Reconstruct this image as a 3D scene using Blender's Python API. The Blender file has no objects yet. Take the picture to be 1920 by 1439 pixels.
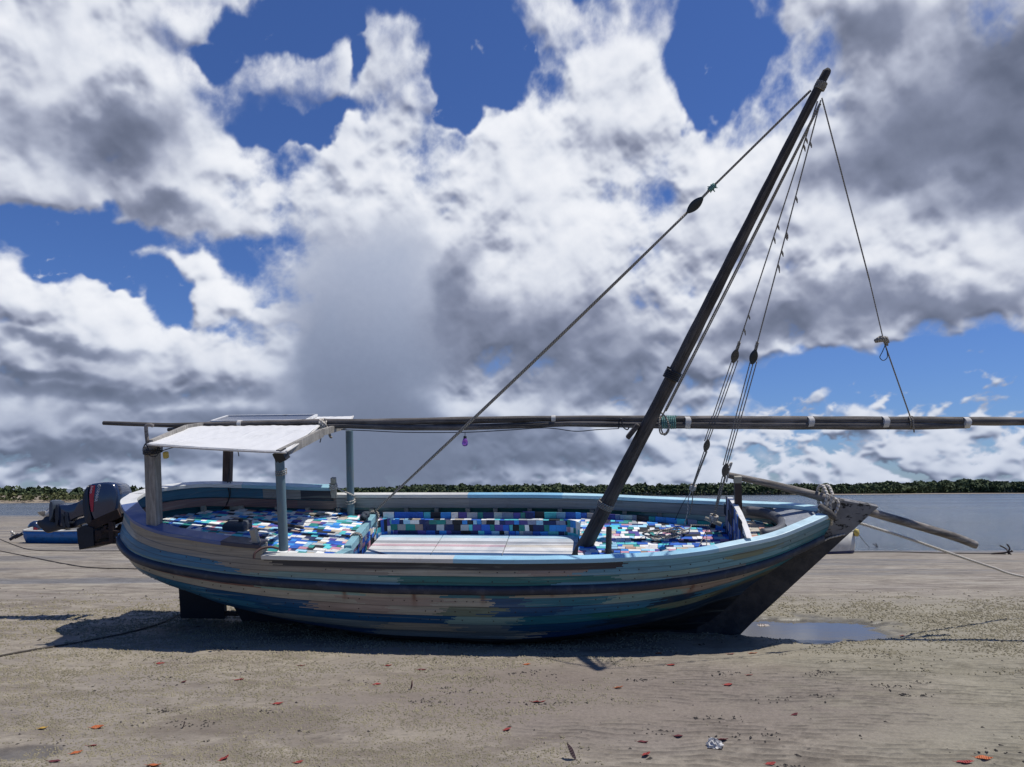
import bpy, math, random
import numpy as np
from mathutils import Vector, Matrix
random.seed(7); rng = np.random.default_rng(7)
SC = bpy.context.scene; COL = SC.collection
# ------------------------------------------------------------ camera
FPX = 1400.0; EYE = 1.6; HORIZON = 917.0
PITCH = math.atan((HORIZON - 719.5) / FPX)
cam_data = bpy.data.cameras.new('camera'); cam = bpy.data.objects.new('camera', cam_data); COL.objects.link(cam)
cam_data.sensor_width = 36.0; cam_data.lens = 36.0 * FPX / 1920.0
cam_data.clip_start = 0.1; cam_data.clip_end = 20000.0
cam.location = (0, 0, EYE); cam.rotation_euler = (math.pi / 2 + PITCH, 0, 0)
SC.camera = cam
SC.view_settings.view_transform = 'Standard'; SC.view_settings.look = 'None'
SC.view_settings.exposure = 0.0; SC.view_settings.gamma = 1.0
# direction towards the sun, read from the shadows
SUN = Vector((0.42, 0.03, 1.0)).normalized()
sun_data = bpy.data.lights.new('sun', 'SUN'); sun_data.energy = 4.2; sun_data.angle = math.radians(0.5)
sun_data.color = (1.0, 0.955, 0.88)
sun = bpy.data.objects.new('sun', sun_data); COL.objects.link(sun)
sun.rotation_euler = SUN.to_track_quat('Z', 'Y').to_euler(); sun.location = (20, 5, 40)

def ray(px, py):
    x = (px - 960) / FPX; y = (719.5 - py) / FPX; c, s = math.cos(PITCH), math.sin(PITCH)
    return Vector((x, c - y * s, s + y * c))
def at(px, py, Y):                       # point of the place seen at a photo pixel, Y metres away
    d = ray(px, py); return Vector((0, 0, EYE)) + d * (Y / d.y)
def ground_at(px, py, z=0.0):
    d = ray(px, py); return Vector((0, 0, EYE)) + d * ((z - EYE) / d.z)
# ------------------------------------------------------------ node helper
class NT:
    def __init__(s, tree): s.t = tree; s.L = tree.links
    def n(s, kind, **kw):
        nd = s.t.nodes.new(kind)
        for k, v in kw.items():
            if not k.startswith('i_'): setattr(nd, k, v)
        return nd
    def put(s, sock, v):
        if isinstance(v, bpy.types.NodeSocket): s.L.new(v, sock)
        elif v is not None:
            if sock.type == 'RGBA' and len(v) == 3: v = (*v, 1)
            sock.default_value = v
    def m(s, op, a, b=None, c=None, clamp=False):
        nd = s.n('ShaderNodeMath', operation=op, use_clamp=clamp); s.put(nd.inputs[0], a)
        if b is not None: s.put(nd.inputs[1], b)
        if c is not None: s.put(nd.inputs[2], c)
        return nd.outputs[0]
    def vm(s, op, a, b=None, out=0):
        nd = s.n('ShaderNodeVectorMath', operation=op); s.put(nd.inputs[0], a)
        if b is not None: s.put(nd.inputs[3] if op == 'SCALE' else nd.inputs[1], b)
        return nd.outputs[out]
    def noise(s, vec, scale=5, detail=4, rough=.5, lac=2, dist=0, out=0, dims='3D'):
        nd = s.n('ShaderNodeTexNoise', noise_dimensions=dims); s.put(nd.inputs['Vector'], vec)
        nd.inputs['Scale'].default_value = scale; nd.inputs['Detail'].default_value = detail
        nd.inputs['Roughness'].default_value = rough; nd.inputs['Lacunarity'].default_value = lac
        nd.inputs['Distortion'].default_value = dist
        return nd.outputs[out]
    def vor(s, vec, scale=5, feature='F1', smooth=1.0, detail=0, rnd=1.0, out='Distance'):
        nd = s.n('ShaderNodeTexVoronoi', feature=feature); s.put(nd.inputs['Vector'], vec)
        nd.inputs['Scale'].default_value = scale; nd.inputs['Randomness'].default_value = rnd
        if feature == 'SMOOTH_F1': nd.inputs['Smoothness'].default_value = smooth
        if detail: nd.inputs['Detail'].default_value = detail
        return nd.outputs[out]
    def ss(s, v, a, b, lo=0., hi=1.):    # smoothstep
        nd = s.n('ShaderNodeMapRange', interpolation_type='SMOOTHSTEP'); s.put(nd.inputs[0], v)
        for i, q in zip((1, 2, 3, 4), (a, b, lo, hi)): s.put(nd.inputs[i], q)
        return nd.outputs[0]
    def lin(s, v, a, b, lo=0., hi=1.):
        nd = s.n('ShaderNodeMapRange'); s.put(nd.inputs[0], v)
        for i, q in zip((1, 2, 3, 4), (a, b, lo, hi)): s.put(nd.inputs[i], q)
        return nd.outputs[0]
    def mix(s, f, a, b, mode='MIX'):
        nd = s.n('ShaderNodeMix', data_type='RGBA', blend_type=mode); s.put(nd.inputs[0], f)
        s.put(nd.inputs[6], a); s.put(nd.inputs[7], b); return nd.outputs[2]
    def xyz(s, x, y, z=0.0):
        nd = s.n('ShaderNodeCombineXYZ'); s.put(nd.inputs[0], x); s.put(nd.inputs[1], y); s.put(nd.inputs[2], z); return nd.outputs[0]
    def sep(s, v):
        nd = s.n('ShaderNodeSeparateXYZ'); s.put(nd.inputs[0], v); return nd.outputs
    def map(s, v, loc=(0, 0, 0), rot=(0, 0, 0), scale=(1, 1, 1), kind='POINT'):
        nd = s.n('ShaderNodeMapping', vector_type=kind); s.put(nd.inputs[0], v)
        nd.inputs[1].default_value = loc; nd.inputs[2].default_value = rot; nd.inputs[3].default_value = scale
        return nd.outputs[0]
# ------------------------------------------------------------ sky
def build_sky():
    w = bpy.data.worlds.new('World'); SC.world = w; w.use_nodes = True
    t = w.node_tree; t.nodes.clear(); N = NT(t)
    sky = N.n('ShaderNodeTexSky', sky_type='NISHITA'); sky.sun_disc = False
    sky.sun_elevation = math.asin(SUN.z); sky.sun_rotation = math.atan2(SUN.x, SUN.y)
    sky.air_density = 1.0; sky.dust_density = 0.3; sky.ozone_density = 3.0
    c = N.mix(1.0, sky.outputs[0], SKYTINT, 'MULTIPLY')
    bg = N.n('ShaderNodeBackground'); N.put(bg.inputs[0], c); bg.inputs[1].default_value = 0.10
    out = N.n('ShaderNodeOutputWorld'); t.links.new(bg.outputs[0], out.inputs[0])
SKYTINT = (.43, .595, .97)
# cloud masses: photo position, half sizes, tilt  (all turned into directions of the sky)
CLOUDS = [
 (90,110,330,200,0),(220,230,320,190,-8),(370,310,210,110,-18),(440,400,130,50,-10),(60,-60,420,190,0),(300,40,110,90,20),(150,300,200,100,0),(510,350,100,70,-20),
 (540,150,120,45,-25),(620,180,90,45,-25),(700,70,50,50,0),(760,130,60,90,-30),(800,190,60,50,0),
 (760,430,260,180,0),(980,330,250,170,0),(920,225,90,60,0),(1120,270,170,160,0),(1150,130,80,100,20),(1060,30,80,50,0),(1200,30,80,70,0),
 (1050,560,420,270,0),(760,650,330,280,0),(600,760,280,180,0),(1290,420,180,150,0),(650,290,80,70,0),(900,780,420,150,0),
 (1690,30,280,180,0),(1860,200,300,260,0),(1500,330,180,100,10),(1600,420,300,190,0),(1500,560,330,110,6),(1740,530,330,85,10),(1330,630,190,90,0),(1900,420,220,190,0),
 (1480,20,80,90,0),(1230,715,200,50,0),
 (40,575,170,85,0),(190,585,110,65,0),(130,650,260,90,0),(410,560,85,50,-25),(365,512,50,30,0),(500,592,50,18,-10),(300,700,330,75,0),(100,780,400,110,0),(545,690,50,45,0),
 (450,800,350,100,0),
 (1530,745,38,16,-15),(1620,790,60,34,0),(1180,830,200,60,0)]
HOLES = [(50,400,160,45,-8),(190,465,150,42,-20),(300,560,70,60,-40),(215,510,40,30,0),(1325,110,80,130,8),(1300,225,40,40,0),(590,240,130,32,-10),(580,50,110,70,0),(905,90,80,75,0),(460,50,70,50,0),(855,185,30,45,0),(430,120,60,40,0),(680,140,25,60,0),
 (1700,715,330,58,12),(1830,690,200,60,12),(1500,730,100,26,10),(655,60,20,60,0),(1910,760,80,36,0)]
WISPS = [(530,140,190,110,-15),(750,110,140,130,0),(1140,30,210,70,0),(620,60,120,80,0),(390,60,80,90,0)]
DARKS = [(600,660,70,80,0),(850,560,50,70,0),(190,250,200,70,-5),(340,390,100,30,-10),(980,640,260,80,0),(1130,700,230,60,0),(780,860,200,80,0),(1760,270,220,120,10),(1850,330,150,90,0),
 (1730,560,260,34,6),(1480,600,150,40,0),(1900,130,170,110,0),(140,735,300,22,0),(480,790,240,30,0),(250,850,300,24,0),(870,840,260,50,0),(1620,80,90,60,0),(100,640,140,16,0),(1000,860,300,25,0),(870,600,50,120,0),(60,700,160,16,0),(330,735,180,16,0)]
BRIGHTS = [(480,300,130,90,-30),(250,110,260,120,0),(930,230,160,90,0),(1100,200,190,160,0),(1050,330,300,200,0),(1000,390,260,160,0),(720,330,130,90,0),(1250,350,150,140,0),(1560,430,240,90,0),(1480,260,150,70,0),(90,540,180,60,0),(400,545,100,60,0),(1560,500,180,40,0),
 (1800,460,180,60,0),(1620,780,90,40,0),(1330,700,170,25,8),(1500,665,170,22,8),(550,670,70,50,0),(1500,840,400,60,0),(1160,110,90,110,0),(60,260,100,60,0),(1800,820,200,40,0),(200,600,180,40,0),(60,60,200,110,0),(830,740,60,40,0),(1400,450,200,90,0)]
SMOOTHS = [(675,640,140,180,0),(705,830,110,140,0),(690,520,100,70,0)]
build_sky()
# ---- clouds: noise fields over the directions of the sky
def hash2(ix, iy, seed):
    h = (ix.astype(np.int64) * 374761393 + iy.astype(np.int64) * 668265263 + seed * 974634777) & 0xffffffff
    h = ((h ^ (h >> 13)) * 1274126177) & 0xffffffff
    return h ^ (h >> 16)
def perlin(x, y, seed=0):
    x0 = np.floor(x); y0 = np.floor(y); fx = (x - x0).astype(np.float32); fy = (y - y0).astype(np.float32)
    x0 = x0.astype(np.int64); y0 = y0.astype(np.int64)
    u = fx * fx * fx * (fx * (fx * 6 - 15) + 10); v = fy * fy * fy * (fy * (fy * 6 - 15) + 10)
    def g(i, j):
        a = hash2(x0 + i, y0 + j, seed).astype(np.float32) * np.float32(2 * math.pi / 4294967296)
        return np.cos(a) * (fx - i) + np.sin(a) * (fy - j)
    return ((g(0, 0) * (1 - u) + g(1, 0) * u) * (1 - v) + (g(0, 1) * (1 - u) + g(1, 1) * u) * v) * np.float32(1.5)
def fbm(x, y, oct=5, rough=.5, seed=0, lac=2.03, billow=False):
    s = 0; a = 1.0; t = 0
    for o in range(oct):
        n = perlin(x, y, seed + o * 17)
        s = s + a * ((np.abs(n) * 2 - .55) if billow else n); t += a; a *= rough; x = x * lac + 5.3; y = y * lac + 2.1
    return s / t
def sstep(v, a, b):
    t = np.clip((v - a) / (b - a), 0, 1); return t * t * (3 - 2 * t)
def px_angle(px, py):
    r = ray(px, py).normalized(); return math.atan2(r.x, r.y), math.asin(r.z)
def blob_field(az, el, blobs, k=0.25):
    acc = None
    for (px, py, rx, ry, rot) in blobs:
        a, e = px_angle(px, py); rr = ray(px, py).length
        dx = (az - a) * FPX * rr / 1.0 * math.cos(e) ; dy = (el - e) * FPX * rr
        c, s = math.cos(math.radians(rot)), math.sin(math.radians(rot))
        u = (dx * c - dy * s) / rx; v = (dx * s + dy * c) / ry
        b = 1 - np.sqrt(u * u + v * v)
        if acc is None: acc = b
        else:
            h = np.clip(.5 + .5 * (b - acc) / k, 0, 1); acc = acc * (1 - h) + b * h + k * h * (1 - h)
    return acc
def clouds(az, el):
    """az, el: 2D arrays (rows = elevation, rising). returns alpha, brightness, blueness"""
    g = np.log(np.maximum(el, -.02) + .9) * 1.25
    wx = fbm(az * 6, g * 6, 4, .5, 1); wy = fbm(az * 6, g * 6, 4, .5, 2)
    wx2 = fbm(az * 24, g * 24, 4, .5, 3); wy2 = fbm(az * 24, g * 24, 4, .5, 4)
    sc = np.clip(.2 + el * 3.2, .2, 1.0)
    A = az + (wx * .060 + wx2 * .016) * sc; E = el + (wy * .055 + wy2 * .016) * sc
    F = blob_field(A, E, CLOUDS, .22)
    Hh = blob_field(A, E, HOLES, .2)
    F = F - 1.7 * np.clip(Hh + .10, 0, 2)
    W = sstep(blob_field(A, E, WISPS, .2), -.2, .4)
    q1, q2 = az + wx * .010 + wx2 * .003, g + wy * .010 + wy2 * .003
    lowc = sstep(el, .30, .10)
    soft = fbm(q1 * 7.5, q2 * 7.5, 9, .50, 5)
    bil = fbm(az * 15 + wx * .10, g * 15 + wy * .10, 6, .50, 31, billow=True)
    bil2 = fbm(q1 * 34, q2 * 34, 5, .5, 51, billow=True)
    far = .9 * fbm(q1 * 17 + 3, q2 * 26, 6, .52, 41) - .80 * fbm(q1 * 24, q2 * 30, 5, .50, 52, billow=True)
    S = sstep(blob_field(A, E, SMOOTHS, .3), -.7, .6)
    D = F * 1.0 + soft * (.95 - .35 * lowc) * (1 - .8 * S) - bil * (.34 + .25 * lowc) * (1 - S) + .08
    D = np.maximum(D, far * 1.5 - 1.0 + 1.30 * sstep(el, .15, .06) + .30 * sstep(el, .07, .0))
    away = sstep(np.abs(az), .72, .95)
    D = np.maximum(D, (fbm(q1 * 3.1, q2 * 3.1, 8, .55, 61) * 1.8 - .05) * away + (away - 1) * 2)
    fray = fbm(q1 * 21, q2 * 21, 7, .64, 111); fray2 = fbm(q1 * 10 + 7, q2 * 10, 4, .55, 121)
    Da = D + fray * .34 * sstep(D, .7, .1) + fray2 * .12
    alpha = sstep(Da, -.20, .40) ** 1.1
    alpha = alpha * (1 - W * (1 - (.10 + .90 * sstep(soft - bil * .3 + fray * .5 + F * .25, -.35, .65))))
    H = np.clip(D, 0, .9) * .6 - bil * .40 * sstep(D, -.05, .3) - bil2 * .13 * sstep(D, 0, .3) + soft * .30
    def blur(a, r, pas=2):
        for _ in range(pas):
            for ax in (0, 1):
                k = int(r); pad = [(0, 0), (0, 0)]; pad[ax] = (k + 1, k)
                c = np.cumsum(np.pad(a, pad, mode='edge'), axis=ax, dtype=np.float64)
                a = ((c[2 * k + 1:] - c[:-2 * k - 1]) if ax == 0 else (c[:, 2 * k + 1:] - c[:, :-2 * k - 1])) / (2 * k + 1)
        return a.astype(np.float32)
    def shift(a, di, dj):
        r, c = a.shape; ii = np.clip(np.arange(r) + di, 0, r - 1); jj = np.clip(np.arange(c) + dj, 0, c - 1)
        return a[ii][:, jj]
    px = dE_GRID
    L = 0; crisp = sstep(blur(D, 4, 1), 1.0, .25)
    for rad, wt in ((.0014, 1.6), (.0035, 1.5), (.009, .90), (.024, .30), (.055, .12)):
        k = max(1, int(rad / px)); Hb = blur(H, max(1, k // 2))
        L = L + wt * (Hb - shift(Hb, int(k * 1.6), int(k * .7))) * ((.30 + .70 * crisp) if rad < .006 else 1)
    L = L * (1 - .93 * S) 
    dark = sstep(blob_field(A, E, DARKS, .3), -.5, .75); bright = sstep(blob_field(A, E, BRIGHTS, .3), -.5, .7)
    thin = 1 - sstep(D, .05, .5)
    big = fbm(q1 * 4.5 + 9, q2 * 4.5, 4, .5, 88)
    B = .69 + bright * .20 - dark * .38 + thin * .05 * (1 - dark)
    B = B + L * (.66 + .40 * lowc) * (.60 + .45 * bright) * (1 - .55 * dark) + (soft * .10 - bil * .07 * (1 - dark) + big * .20) * (1 - S)
    B = B * (1 - S) + S * (.27 + .40 * sstep(el, .04, .36) + fbm(q1 * 2.4, q2 * 1.2, 3, .5, 77) * .10)
    B = np.where(B > .74, .74 + .26 * (1 - np.exp(-(B - .74) / .26)), B); B = np.where(B < .3, .3 - .22 * (1 - np.exp(-(.3 - B) / .22)), B)
    blue = np.clip(.85 * sstep(el, .26, .0) + .35 * thin + .75 * S + .25 * dark, 0, 1)
    return alpha, np.clip(B, 0, 1.0), blue
RAMP = [(0.0, (.075, .090, .14)), (.20, (.125, .145, .215)), (.42, (.235, .262, .365)), (.64, (.45, .485, .60)), (.84, (.71, .745, .83)), (1.0, (.92, .935, .98))]
# ------------------------------------------------------------ things, parts, meshes
def tag(o, label=None, cat=None, group=None, kind=None):
    if label: o['label'] = label
    if cat: o['category'] = cat
    if group: o['group'] = group
    if kind: o['kind'] = kind
    return o
def empty(name, loc, label, cat, group=None):
    o = bpy.data.objects.new(name, None); COL.objects.link(o); o.location = loc; o.empty_display_size = .2
    return tag(o, label, cat, group)
class MB:
    def __init__(s): s.v = []; s.f = []; s.c = []; s.uv = {}; s.mi = []
    def add(s, vs, fs, col=None, mi=0):
        b = len(s.v); s.v.extend([tuple(p) for p in vs])
        for f in fs: s.f.append(tuple(b + i for i in f)); s.c.append(col); s.mi.append(mi)
        return b
    def box(s, o, ax, ay, az, col=None, mi=0):     # corner o and three edge vectors
        o, ax, ay, az = map(Vector, (o, ax, ay, az))
        vs = [o, o + ax, o + ax + ay, o + ay, o + az, o + ax + az, o + ax + ay + az, o + ay + az]
        fs = [(3, 2, 1, 0), (4, 5, 6, 7), (0, 1, 5, 4), (1, 2, 6, 5), (2, 3, 7, 6), (3, 0, 4, 7)]
        if ax.cross(ay).dot(az) < 0: fs = [f[::-1] for f in fs]
        s.add(vs, fs, col, mi)
    def beam(s, a, b, w, h, up=(0, 0, 1), col=None, w2=None, h2=None, n=1):   # rectangular timber from a to b
        a, b, up = Vector(a), Vector(b), Vector(up); d = (b - a).normalized(); sd = d.cross(up).normalized(); u = sd.cross(d)
        w2 = w2 or w; h2 = h2 or h; rings = []
        for p, ww, hh in ((a, w, h), (b, w2, h2)):
            rings.append([p + sd * x * ww / 2 + u * y * hh / 2 for x, y in ((-1, -1), (1, -1), (1, 1), (-1, 1))])
        s.loft(rings, col=col)
    def loft(s, rings, closed=True, caps=True, col=None, mi=0):
        n = len(rings[0]); b = len(s.v)
        for r in rings: s.v.extend([tuple(p) for p in r])
        m = n if closed else n - 1
        for k in range(len(rings) - 1):
            for i in range(m):
                j = (i + 1) % n; s.f.append((b + k * n + i, b + k * n + j, b + (k + 1) * n + j, b + (k + 1) * n + i)); s.c.append(col); s.mi.append(mi)
        if caps and closed:
            s.f.append(tuple(b + i for i in reversed(range(n)))); s.c.append(col); s.mi.append(mi)
            e = b + (len(rings) - 1) * n; s.f.append(tuple(e + i for i in range(n))); s.c.append(col); s.mi.append(mi)
    def tube(s, pts, r, n=8, col=None, mi=0, sq=None):
        pts = [Vector(p) for p in pts]; m = len(pts)
        rr = r if hasattr(r, '__len__') else [r] * m
        T = [(pts[min(i + 1, m - 1)] - pts[max(i - 1, 0)]).normalized() for i in range(m)]
        a = Vector((0, 0, 1)) if abs(T[0].z) < .9 else Vector((1, 0, 0)); nrm = T[0].cross(a).normalized(); rings = []; L = 0
        b = len(s.v)
        for i in range(m):
            nrm = (nrm - T[i] * nrm.dot(T[i])).normalized(); bi = T[i].cross(nrm)
            if i: L += (pts[i] - pts[i - 1]).length
            rings.append([pts[i] + (nrm * math.cos(2 * math.pi * k / n) + bi * math.sin(2 * math.pi * k / n)) * rr[i] for k in range(n)])
            for k in range(n): s.uv[b + i * n + k] = (k / n, L)
        s.loft(rings, col=col, mi=mi)
    def build(s, name, mats, parent=None, smooth=False, bevel=0, seg=2, auto=None):
        me = bpy.data.meshes.new(name); me.from_pydata(s.v, [], s.f)
        if any(c is not None for c in s.c):
            at_ = me.color_attributes.new('col', 'FLOAT_COLOR', 'CORNER')
            arr = np.repeat(np.array([(c or (.5, .5, .5)) + (1,) for c in s.c], dtype=np.float32), [len(f) for f in s.f], axis=0)
            at_.data.foreach_set('color', arr.ravel())
        if s.uv:
            uv = me.uv_layers.new(name='UVMap'); idx = np.zeros(len(me.loops), dtype=np.int32); me.loops.foreach_get('vertex_index', idx)
            tab = np.zeros((len(s.v), 2), dtype=np.float32)
            for k, q in s.uv.items(): tab[k] = q
            uv.data.foreach_set('uv', tab[idx].ravel())
        for m_ in (mats if isinstance(mats, (list, tuple)) else [mats]): me.materials.append(m_)
        if any(s.mi): me.polygons.foreach_set('material_index', np.array(s.mi, dtype=np.int32))
        me.polygons.foreach_set('use_smooth', np.full(len(me.polygons), bool(smooth)))
        me.update(); o = bpy.data.objects.new(name, me); COL.objects.link(o)
        if parent is not None: o.parent = parent
        if smooth == 'auto' or auto:
            me.polygons.foreach_set('use_smooth', np.full(len(me.polygons), True))
            try: me.set_sharp_from_angle(angle=math.radians(auto or 35))
            except Exception: pass
        if bevel:
            b = o.modifiers.new('bevel', 'BEVEL'); b.width = bevel; b.segments = seg; b.limit_method = 'ANGLE'; b.angle_limit = math.radians(40)
        return o
def grid_mesh(name, P, mat, parent=None, col=None, smooth=True, close_u=False, flip=False, attr=None):
    """P: (n, m, 3) array, col: (n-1, m-1, 3) face colours"""
    n, m, _ = P.shape; me = bpy.data.meshes.new(name)
    me.vertices.add(n * m); me.vertices.foreach_set('co', P.reshape(-1).astype(np.float32))
    I = np.arange(n * m).reshape(n, m); a, b, c, d = I[:-1, :-1], I[1:, :-1], I[1:, 1:], I[:-1, 1:]
    Q = np.stack([a, d, c, b] if flip else [a, b, c, d], -1).reshape(-1, 4); k = len(Q)
    me.loops.add(4 * k); me.loops.foreach_set('vertex_index', Q.ravel().astype(np.int32))
    me.polygons.add(k); me.polygons.foreach_set('loop_start', np.arange(0, 4 * k, 4, dtype=np.int32))
    me.update(calc_edges=True)
    me.polygons.foreach_set('use_smooth', np.full(k, smooth))
    if col is not None:
        ca = me.color_attributes.new('col', 'FLOAT_COLOR', 'CORNER'); c4 = np.ones((k, 4), np.float32); c4[:, :3] = col.reshape(-1, 3)
        ca.data.foreach_set('color', np.repeat(c4, 4, axis=0).ravel())
    for nm, arr in (attr or {}).items():
        at_ = me.attributes.new(nm, 'FLOAT', 'POINT'); at_.data.foreach_set('value', arr.ravel().astype(np.float32))
    me.materials.append(mat); o = bpy.data.objects.new(name, me); COL.objects.link(o)
    if parent is not None: o.parent = parent
    return o
# ------------------------------------------------------------ materials
def new_mat(name):
    m = bpy.data.materials.new(name); m.use_nodes = True; t = m.node_tree; t.nodes.clear(); N = NT(t)
    b = N.n('ShaderNodeBsdfPrincipled'); o = N.n('ShaderNodeOutputMaterial'); t.links.new(b.outputs[0], o.inputs[0])
    return m, N, b
def bump(N, b, h, strength=.3, dist=.01):
    k = N.n('ShaderNodeBump'); k.inputs['Strength'].default_value = strength; k.inputs['Distance'].default_value = dist
    N.put(k.inputs['Height'], h); N.L.new(k.outputs[0], b.inputs['Normal'])
def objco(N): return N.n('ShaderNodeTexCoord').outputs['Object']
def colattr(N): return N.n('ShaderNodeVertexColor', layer_name='col').outputs[0]
def plain(name, col, rough=.6, metal=0, var=.25, scale=9, spec=.5, bmp=.15, stretch=(1, 1, 1), dirt=None, coat=0):
    m, N, b = new_mat(name); co = N.map(objco(N), scale=stretch)
    n1 = N.noise(co, scale, 6, .6); n2 = N.noise(co, scale * 7, 4, .6)
    f = N.m('ADD', N.m('MULTIPLY', n1, .7), N.m('MULTIPLY', n2, .3))
    k = N.lin(f, .3, .7, 1 - var, 1 + var * .6)
    c = N.vm('MULTIPLY', N.xyz(*col), N.xyz(k, k, k))
    if dirt: c = N.mix(N.ss(N.noise(co, scale * .8, 7, .7), .52, .68, 0, .75), c, dirt)
    N.put(b.inputs['Base Color'], c); b.inputs['Roughness'].default_value = rough; b.inputs['Metallic'].default_value = metal
    b.inputs['Specular IOR Level'].default_value = spec; b.inputs['Coat Weight'].default_value = coat
    N.put(b.inputs['Roughness'], N.lin(n2, .3, .7, rough - .08, rough + .1))
    if bmp: bump(N, b, f, bmp, .006)
    return m
def wood(name, c1, c2, rot=(0, 0, 0), along=1.2, across=38, rough=.75, bmp=.6, crack=.8):
    """weathered timber, grain running along object x after rot"""
    m, N, b = new_mat(name); co = N.map(objco(N), rot=rot); co = N.map(co, scale=(along, across, across))
    w = N.noise(co, 1.0, 6, .65, dist=.6); fine = N.noise(co, 3.0, 5, .7); big = N.noise(objco(N), 2.5, 4, .6)
    c = N.mix(N.ss(w, .32, .68), c1, c2)
    k = N.lin(big, .3, .7, .7, 1.25); c = N.vm('MULTIPLY', c, N.xyz(k, k, k))
    cr = N.ss(N.m('ABSOLUTE', N.m('SUBTRACT', fine, .5)), .0, .035); cr = N.m('MAXIMUM', cr, N.ss(big, .45, .6, 0, 1))
    c = N.mix(N.m('MULTIPLY', N.m('SUBTRACT', 1.0, cr), crack), c, (.012, .010, .009))
    N.put(b.inputs['Base Color'], c); b.inputs['Roughness'].default_value = rough
    bump(N, b, N.m('ADD', w, N.m('MULTIPLY', cr, .5)), bmp, .004)
    return m
def painted(name, streak=.35, rough=.45, dirt=.35, rust=True, attr=True, col=None, bmp=.25, along=1.0):
    """recycled plastic or painted plank: its own colour, swirled along the boat, scuffed"""
    m, N, b = new_mat(name); o = objco(N); base = colattr(N) if attr else N.xyz(*col)
    st = N.noise(N.map(o, scale=(1.1 * along, 1, 34)), 1.0, 7, .62, dist=.9)
    st2 = N.noise(N.map(o, scale=(3.2 * along, 3, 60)), 1.0, 5, .6, dist=.4)
    blot = N.noise(o, 3.1, 6, .62)
    k = N.m('ADD', N.lin(st, .3, .7, 1 - streak, 1 + streak * .7), N.lin(st2, .3, .7, -.10, .10))
    c = N.vm('MULTIPLY', base, N.xyz(k, k, k))
    # swirls of another colour in the melt
    sw = N.noise(N.map(o, loc=(3.3, 1, 8), scale=(.8, 1, 22)), 1.0, 6, .6, dist=1.2)
    c = N.mix(N.ss(sw, .56, .70, 0, .35), c, (.33, .36, .30)); c = N.mix(N.ss(sw, .44, .30, 0, .30), c, (.06, .12, .20))
    g = N.noise(o, 5.0, 8, .72); c = N.mix(N.ss(g, .54, .74, 0, dirt), c, (.10, .085, .065))
    fine = N.noise(o, 60, 4, .6); c = N.mix(N.ss(fine, .62, .75, 0, .35), c, (.05, .045, .04))
    N.put(b.inputs['Base Color'], c); N.put(b.inputs['Roughness'], N.lin(blot, .3, .7, rough - .05, rough + .2))
    bump(N, b, N.m('ADD', N.m('MULTIPLY', st, .6), N.m('MULTIPLY', g, .4)), bmp, .006)
    return m
def rope_mat(name, c1, c2, turns=60):
    m, N, b = new_mat(name); uv = N.n('ShaderNodeTexCoord').outputs['UV']; u, v, _ = N.sep(uv)
    ph = N.m('SINE', N.m('MULTIPLY', N.m('ADD', N.m('MULTIPLY', v, turns), u), 2 * math.pi * 1.0))
    c = N.mix(N.ss(ph, -.9, .4), c1, c2); n = N.noise(objco(N), 60, 3, .6); k = N.lin(n, .3, .7, .75, 1.2)
    N.put(b.inputs['Base Color'], N.vm('MULTIPLY', c, N.xyz(k, k, k))); b.inputs['Roughness'].default_value = .9
    bump(N, b, ph, .8, .003); return m
M = {}
M['hull'] = painted('hull_plastic', .30, .38, .26)
M['rail'] = painted('rail_paint', .10, .35, .22, bmp=.12)
M['inner'] = painted('inner_plank', .28, .5, .45)
M['floor'] = painted('floor_plank', .14, .4, .15, bmp=.1)
M['dark'] = plain('dark_rub_strip', (.018, .026, .048), .5, var=.5, scale=6, dirt=(.07, .075, .09))
M['stem'] = plain('stem_board', (.040, .042, .050), .7, var=.6, scale=3, bmp=.6, dirt=(.085, .085, .09), stretch=(1, 1, 1))
M['black'] = plain('rudder_paint', (.010, .013, .020), .65, var=.4, bmp=.4)
M['navy'] = plain('motor_shell', (.018, .032, .074), .20, var=.08, bmp=0, coat=.6)
M['motordk'] = plain('motor_leg', (.008, .013, .028), .38, var=.25, bmp=.05)
M['steel'] = plain('rusty_steel', (.035, .020, .016), .8, var=.6, scale=14, bmp=.5, dirt=(.09, .035, .015))
M['prop'] = plain('propeller_metal', (.50, .48, .43), .35, var=.2, metal=.2, bmp=.1)
M['grey'] = plain('grey_paint', (.20, .22, .25), .5, var=.2)
M['white'] = plain('white_paint', (.72, .72, .70), .5, var=.12, dirt=(.35, .33, .28))
M['cream'] = plain('cream_post', (.34, .32, .26), .6, var=.2, dirt=(.15, .13, .1))
M['tarp'] = None
M['rope'] = rope_mat('grey_rope', (.15, .135, .115), (.36, .33, .28), 40)
M['ropew'] = rope_mat('pale_rope', (.32, .29, .25), (.60, .56, .49), 24)
M['ropeg'] = rope_mat('green_twine', (.05, .13, .12), (.22, .42, .38))
M['wire'] = plain('black_wire', (.012, .012, .014), .5, var=.1, bmp=0)
M['cloth'] = plain('white_binding', (.60, .58, .54), .9, var=.25, scale=30)
M['block'] = plain('block_wood', (.10, .085, .065), .7, var=.5, scale=25, stretch=(1, 1, .2), bmp=.5)
M['blockdk'] = plain('dark_block', (.012, .022, .028), .4, var=.4)
M['yellow'] = plain('yellow_plastic', (.55, .42, .10), .5, var=.2)
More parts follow.
